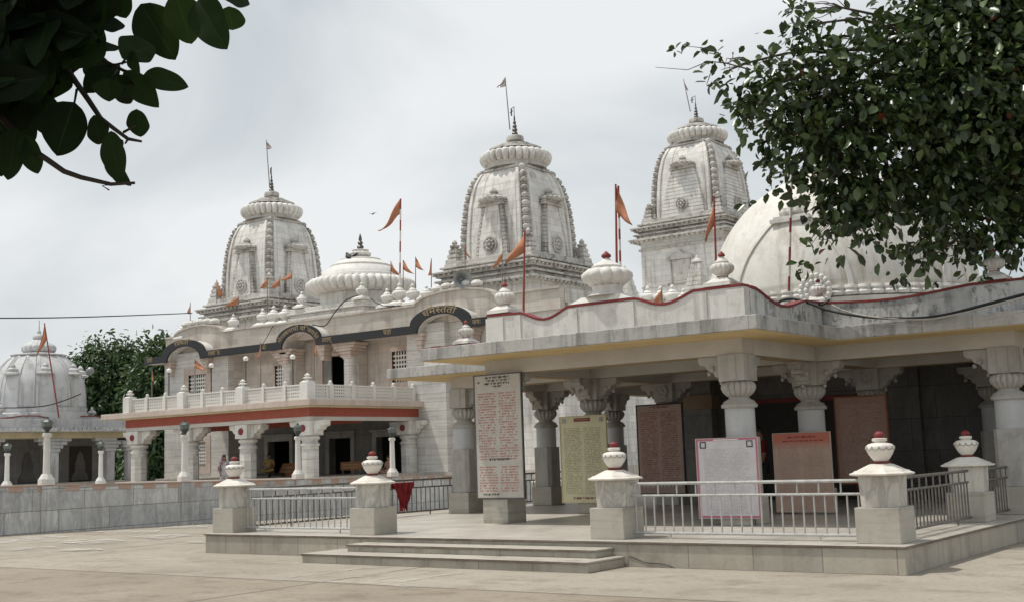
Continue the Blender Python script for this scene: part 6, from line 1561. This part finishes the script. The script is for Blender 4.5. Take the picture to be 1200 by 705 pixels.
mb.tube([tk[-1], at(-250, -200, d=2.6), at(-60, 60, d=D0)], [0.07, 0.035, 0.014], 8)
mb.tube([at(-250, -200, d=2.6), at(-40, -80, d=2.8), at(40, 20, d=D0 + .02)], [0.035, 0.02, 0.013], 8)
for a, b_ in (((90, 105), (87, 122)), ((150, 163), (147, 168)), ((145, 155), (158, 148)), ((143, 165), (142, 178)), ((128, 78), (148, 73)), ((137, 82), (130, 92)), ((143, 75), (152, 62))):
    mb.tube([at(*a, d=D0 + .03), at(*b_, d=D0)], [0.0035, 0.0025], 6)
mb.build('branch', M['twig'], nb, smooth=True)
rg = random.Random(77)
LV_, LF_, LT_ = [], [], []
def bleaf(bx, by, tx, ty, wpx, d, tilt=0.0, tone=0.4, blunt=0.0):
    """one broad leaf from stalk end to tip, wpx wide, turned about its midrib by tilt"""
    a, b_ = at(bx, by, d=d), at(tx, ty, d=d + 0.10 * math.sin(tilt * 3)); ax = (b_ - a); L_ = ax.length; ax.normalize()
    sdv = ax.cross(CF).normalized(); nn_ = sdv.cross(ax); sdv = (sdv * math.cos(tilt) + nn_ * math.sin(tilt)); nn_ = ax.cross(sdv)
    W_ = wpx / F_PX * d / max(math.cos(tilt), 0.5) / 2; o_ = org(nb); n_ = 18; b0 = len(LV_)
    for i in range(n_ + 1):
        t = i / n_; w = W_ * (math.sin(PI * t ** 0.82) ** 0.72); w = w if 0 < i < n_ else 0.0008
        c = a + ax * L_ * t - nn_ * 0.10 * L_ * t * t
        wav = 0.05 * W_ * math.sin(t * 13 + bx)
        for s_, h in ((-1, 0.24), (-0.5, 0.08), (-0.06, 0), (0, -0.02), (0.06, 0), (0.5, 0.08), (1, 0.24)): LV_.append(tuple(c + sdv * w * s_ * (1 + 0.05 * math.sin(t * 9 + by)) + nn_ * (h * w + wav * abs(s_)) - o_)); LT_.append(1.0 if s_ == 0 else tone)
    for i in range(n_):
        for j in range(6): k = b0 + i * 7 + j; LF_.append((k, k + 1, k + 8, k + 7))
for L in ((165, 5, 205, 70, 50, 0.1), (232, 0, 262, 55, 46, -0.2), (205, -8, 226, 54, 44, 0.3), (268, 8, 273, 38, 34, 0.2), (255, -10, 296, 3, 26, 0.3), (168, 88, 221, 101, 27, 0.1), (143, 68, 181, 50, 46, 0.2), (152, 62, 160, 84, 16, -0.3), (145, 84, 186, 126, 30, 0.1), (133, 88, 156, 124, 26, 0.5), (128, 92, 127, 119, 36, 0.0), (102, 110, 139, 72, 36, .2), (87, 120, 64, 183, 56, 0.05), (110, 135, 119, 173, 20, 0.7), (160, 128, 164, 163, 26, 0.2), (128, 155, 140, 218, 28, 0.1), (124, 180, 148, 216, 22, -0.3), (130, 154, 138, 180, 20, 0.3), (20, 150, 7, 212, 36, 0.1), (28, 158, 44, 206, 27, 0.2), (-6, 150, 0, 208, 34, 0.1), (60, 66, 52, 118, 60, 0.1), (70, 90, 95, 60, 34, 0.2), (112, 30, 148, 28, 22, 0.2), (105, 60, 123, 102, 30, 0.3), (138, -6, 147, 21, 30, 0.0), (115, 8, 140, -4, 30, 0.1), (55, 110, 50, 160, 46, 0.15), (18, 120, 30, 178, 40, 0.2), (95, 58, 143, 52, 20, 0.4)):
    bleaf(*L[:5], D0 + rg.uniform(-0.05, 0.08), L[5], rg.uniform(0.1, 0.9))
for k in range(2600):
    x = rg.uniform(-120, 125); y = rg.uniform(-90, 150)
    a = rg.uniform(0, 2 * PI); L_ = rg.uniform(46, 74)
    tx, ty = x + L_ * math.cos(a), y + L_ * math.sin(a)
    if any(q > 122 or w_ > min(58 + max(0, (105 - q)) * 0.9, 118 if q > 12 else 160) for q, w_ in ((x, y), (tx, ty))): continue
    bleaf(x, y, tx, ty, rg.uniform(34, 52), rg.uniform(2.75, 3.5), rg.uniform(-0.6, 0.6), rg.uniform(0, 0.9))
for k in range(160):   # unseen rest of the bough, added to shade the leaves in view
    p0 = Vector((rg.uniform(-400, 260), rg.uniform(-420, -40), 0)); a = rg.uniform(0, 2 * PI)
    bleaf(p0.x, p0.y, p0.x + 60 * math.cos(a), p0.y + 40 * math.sin(a), 36, rg.uniform(2.5, 3.7), rg.uniform(-1.2, 1.2), rg.uniform(0, .9)) if p0.y + 45 < -8 or p0.x < -70 else None
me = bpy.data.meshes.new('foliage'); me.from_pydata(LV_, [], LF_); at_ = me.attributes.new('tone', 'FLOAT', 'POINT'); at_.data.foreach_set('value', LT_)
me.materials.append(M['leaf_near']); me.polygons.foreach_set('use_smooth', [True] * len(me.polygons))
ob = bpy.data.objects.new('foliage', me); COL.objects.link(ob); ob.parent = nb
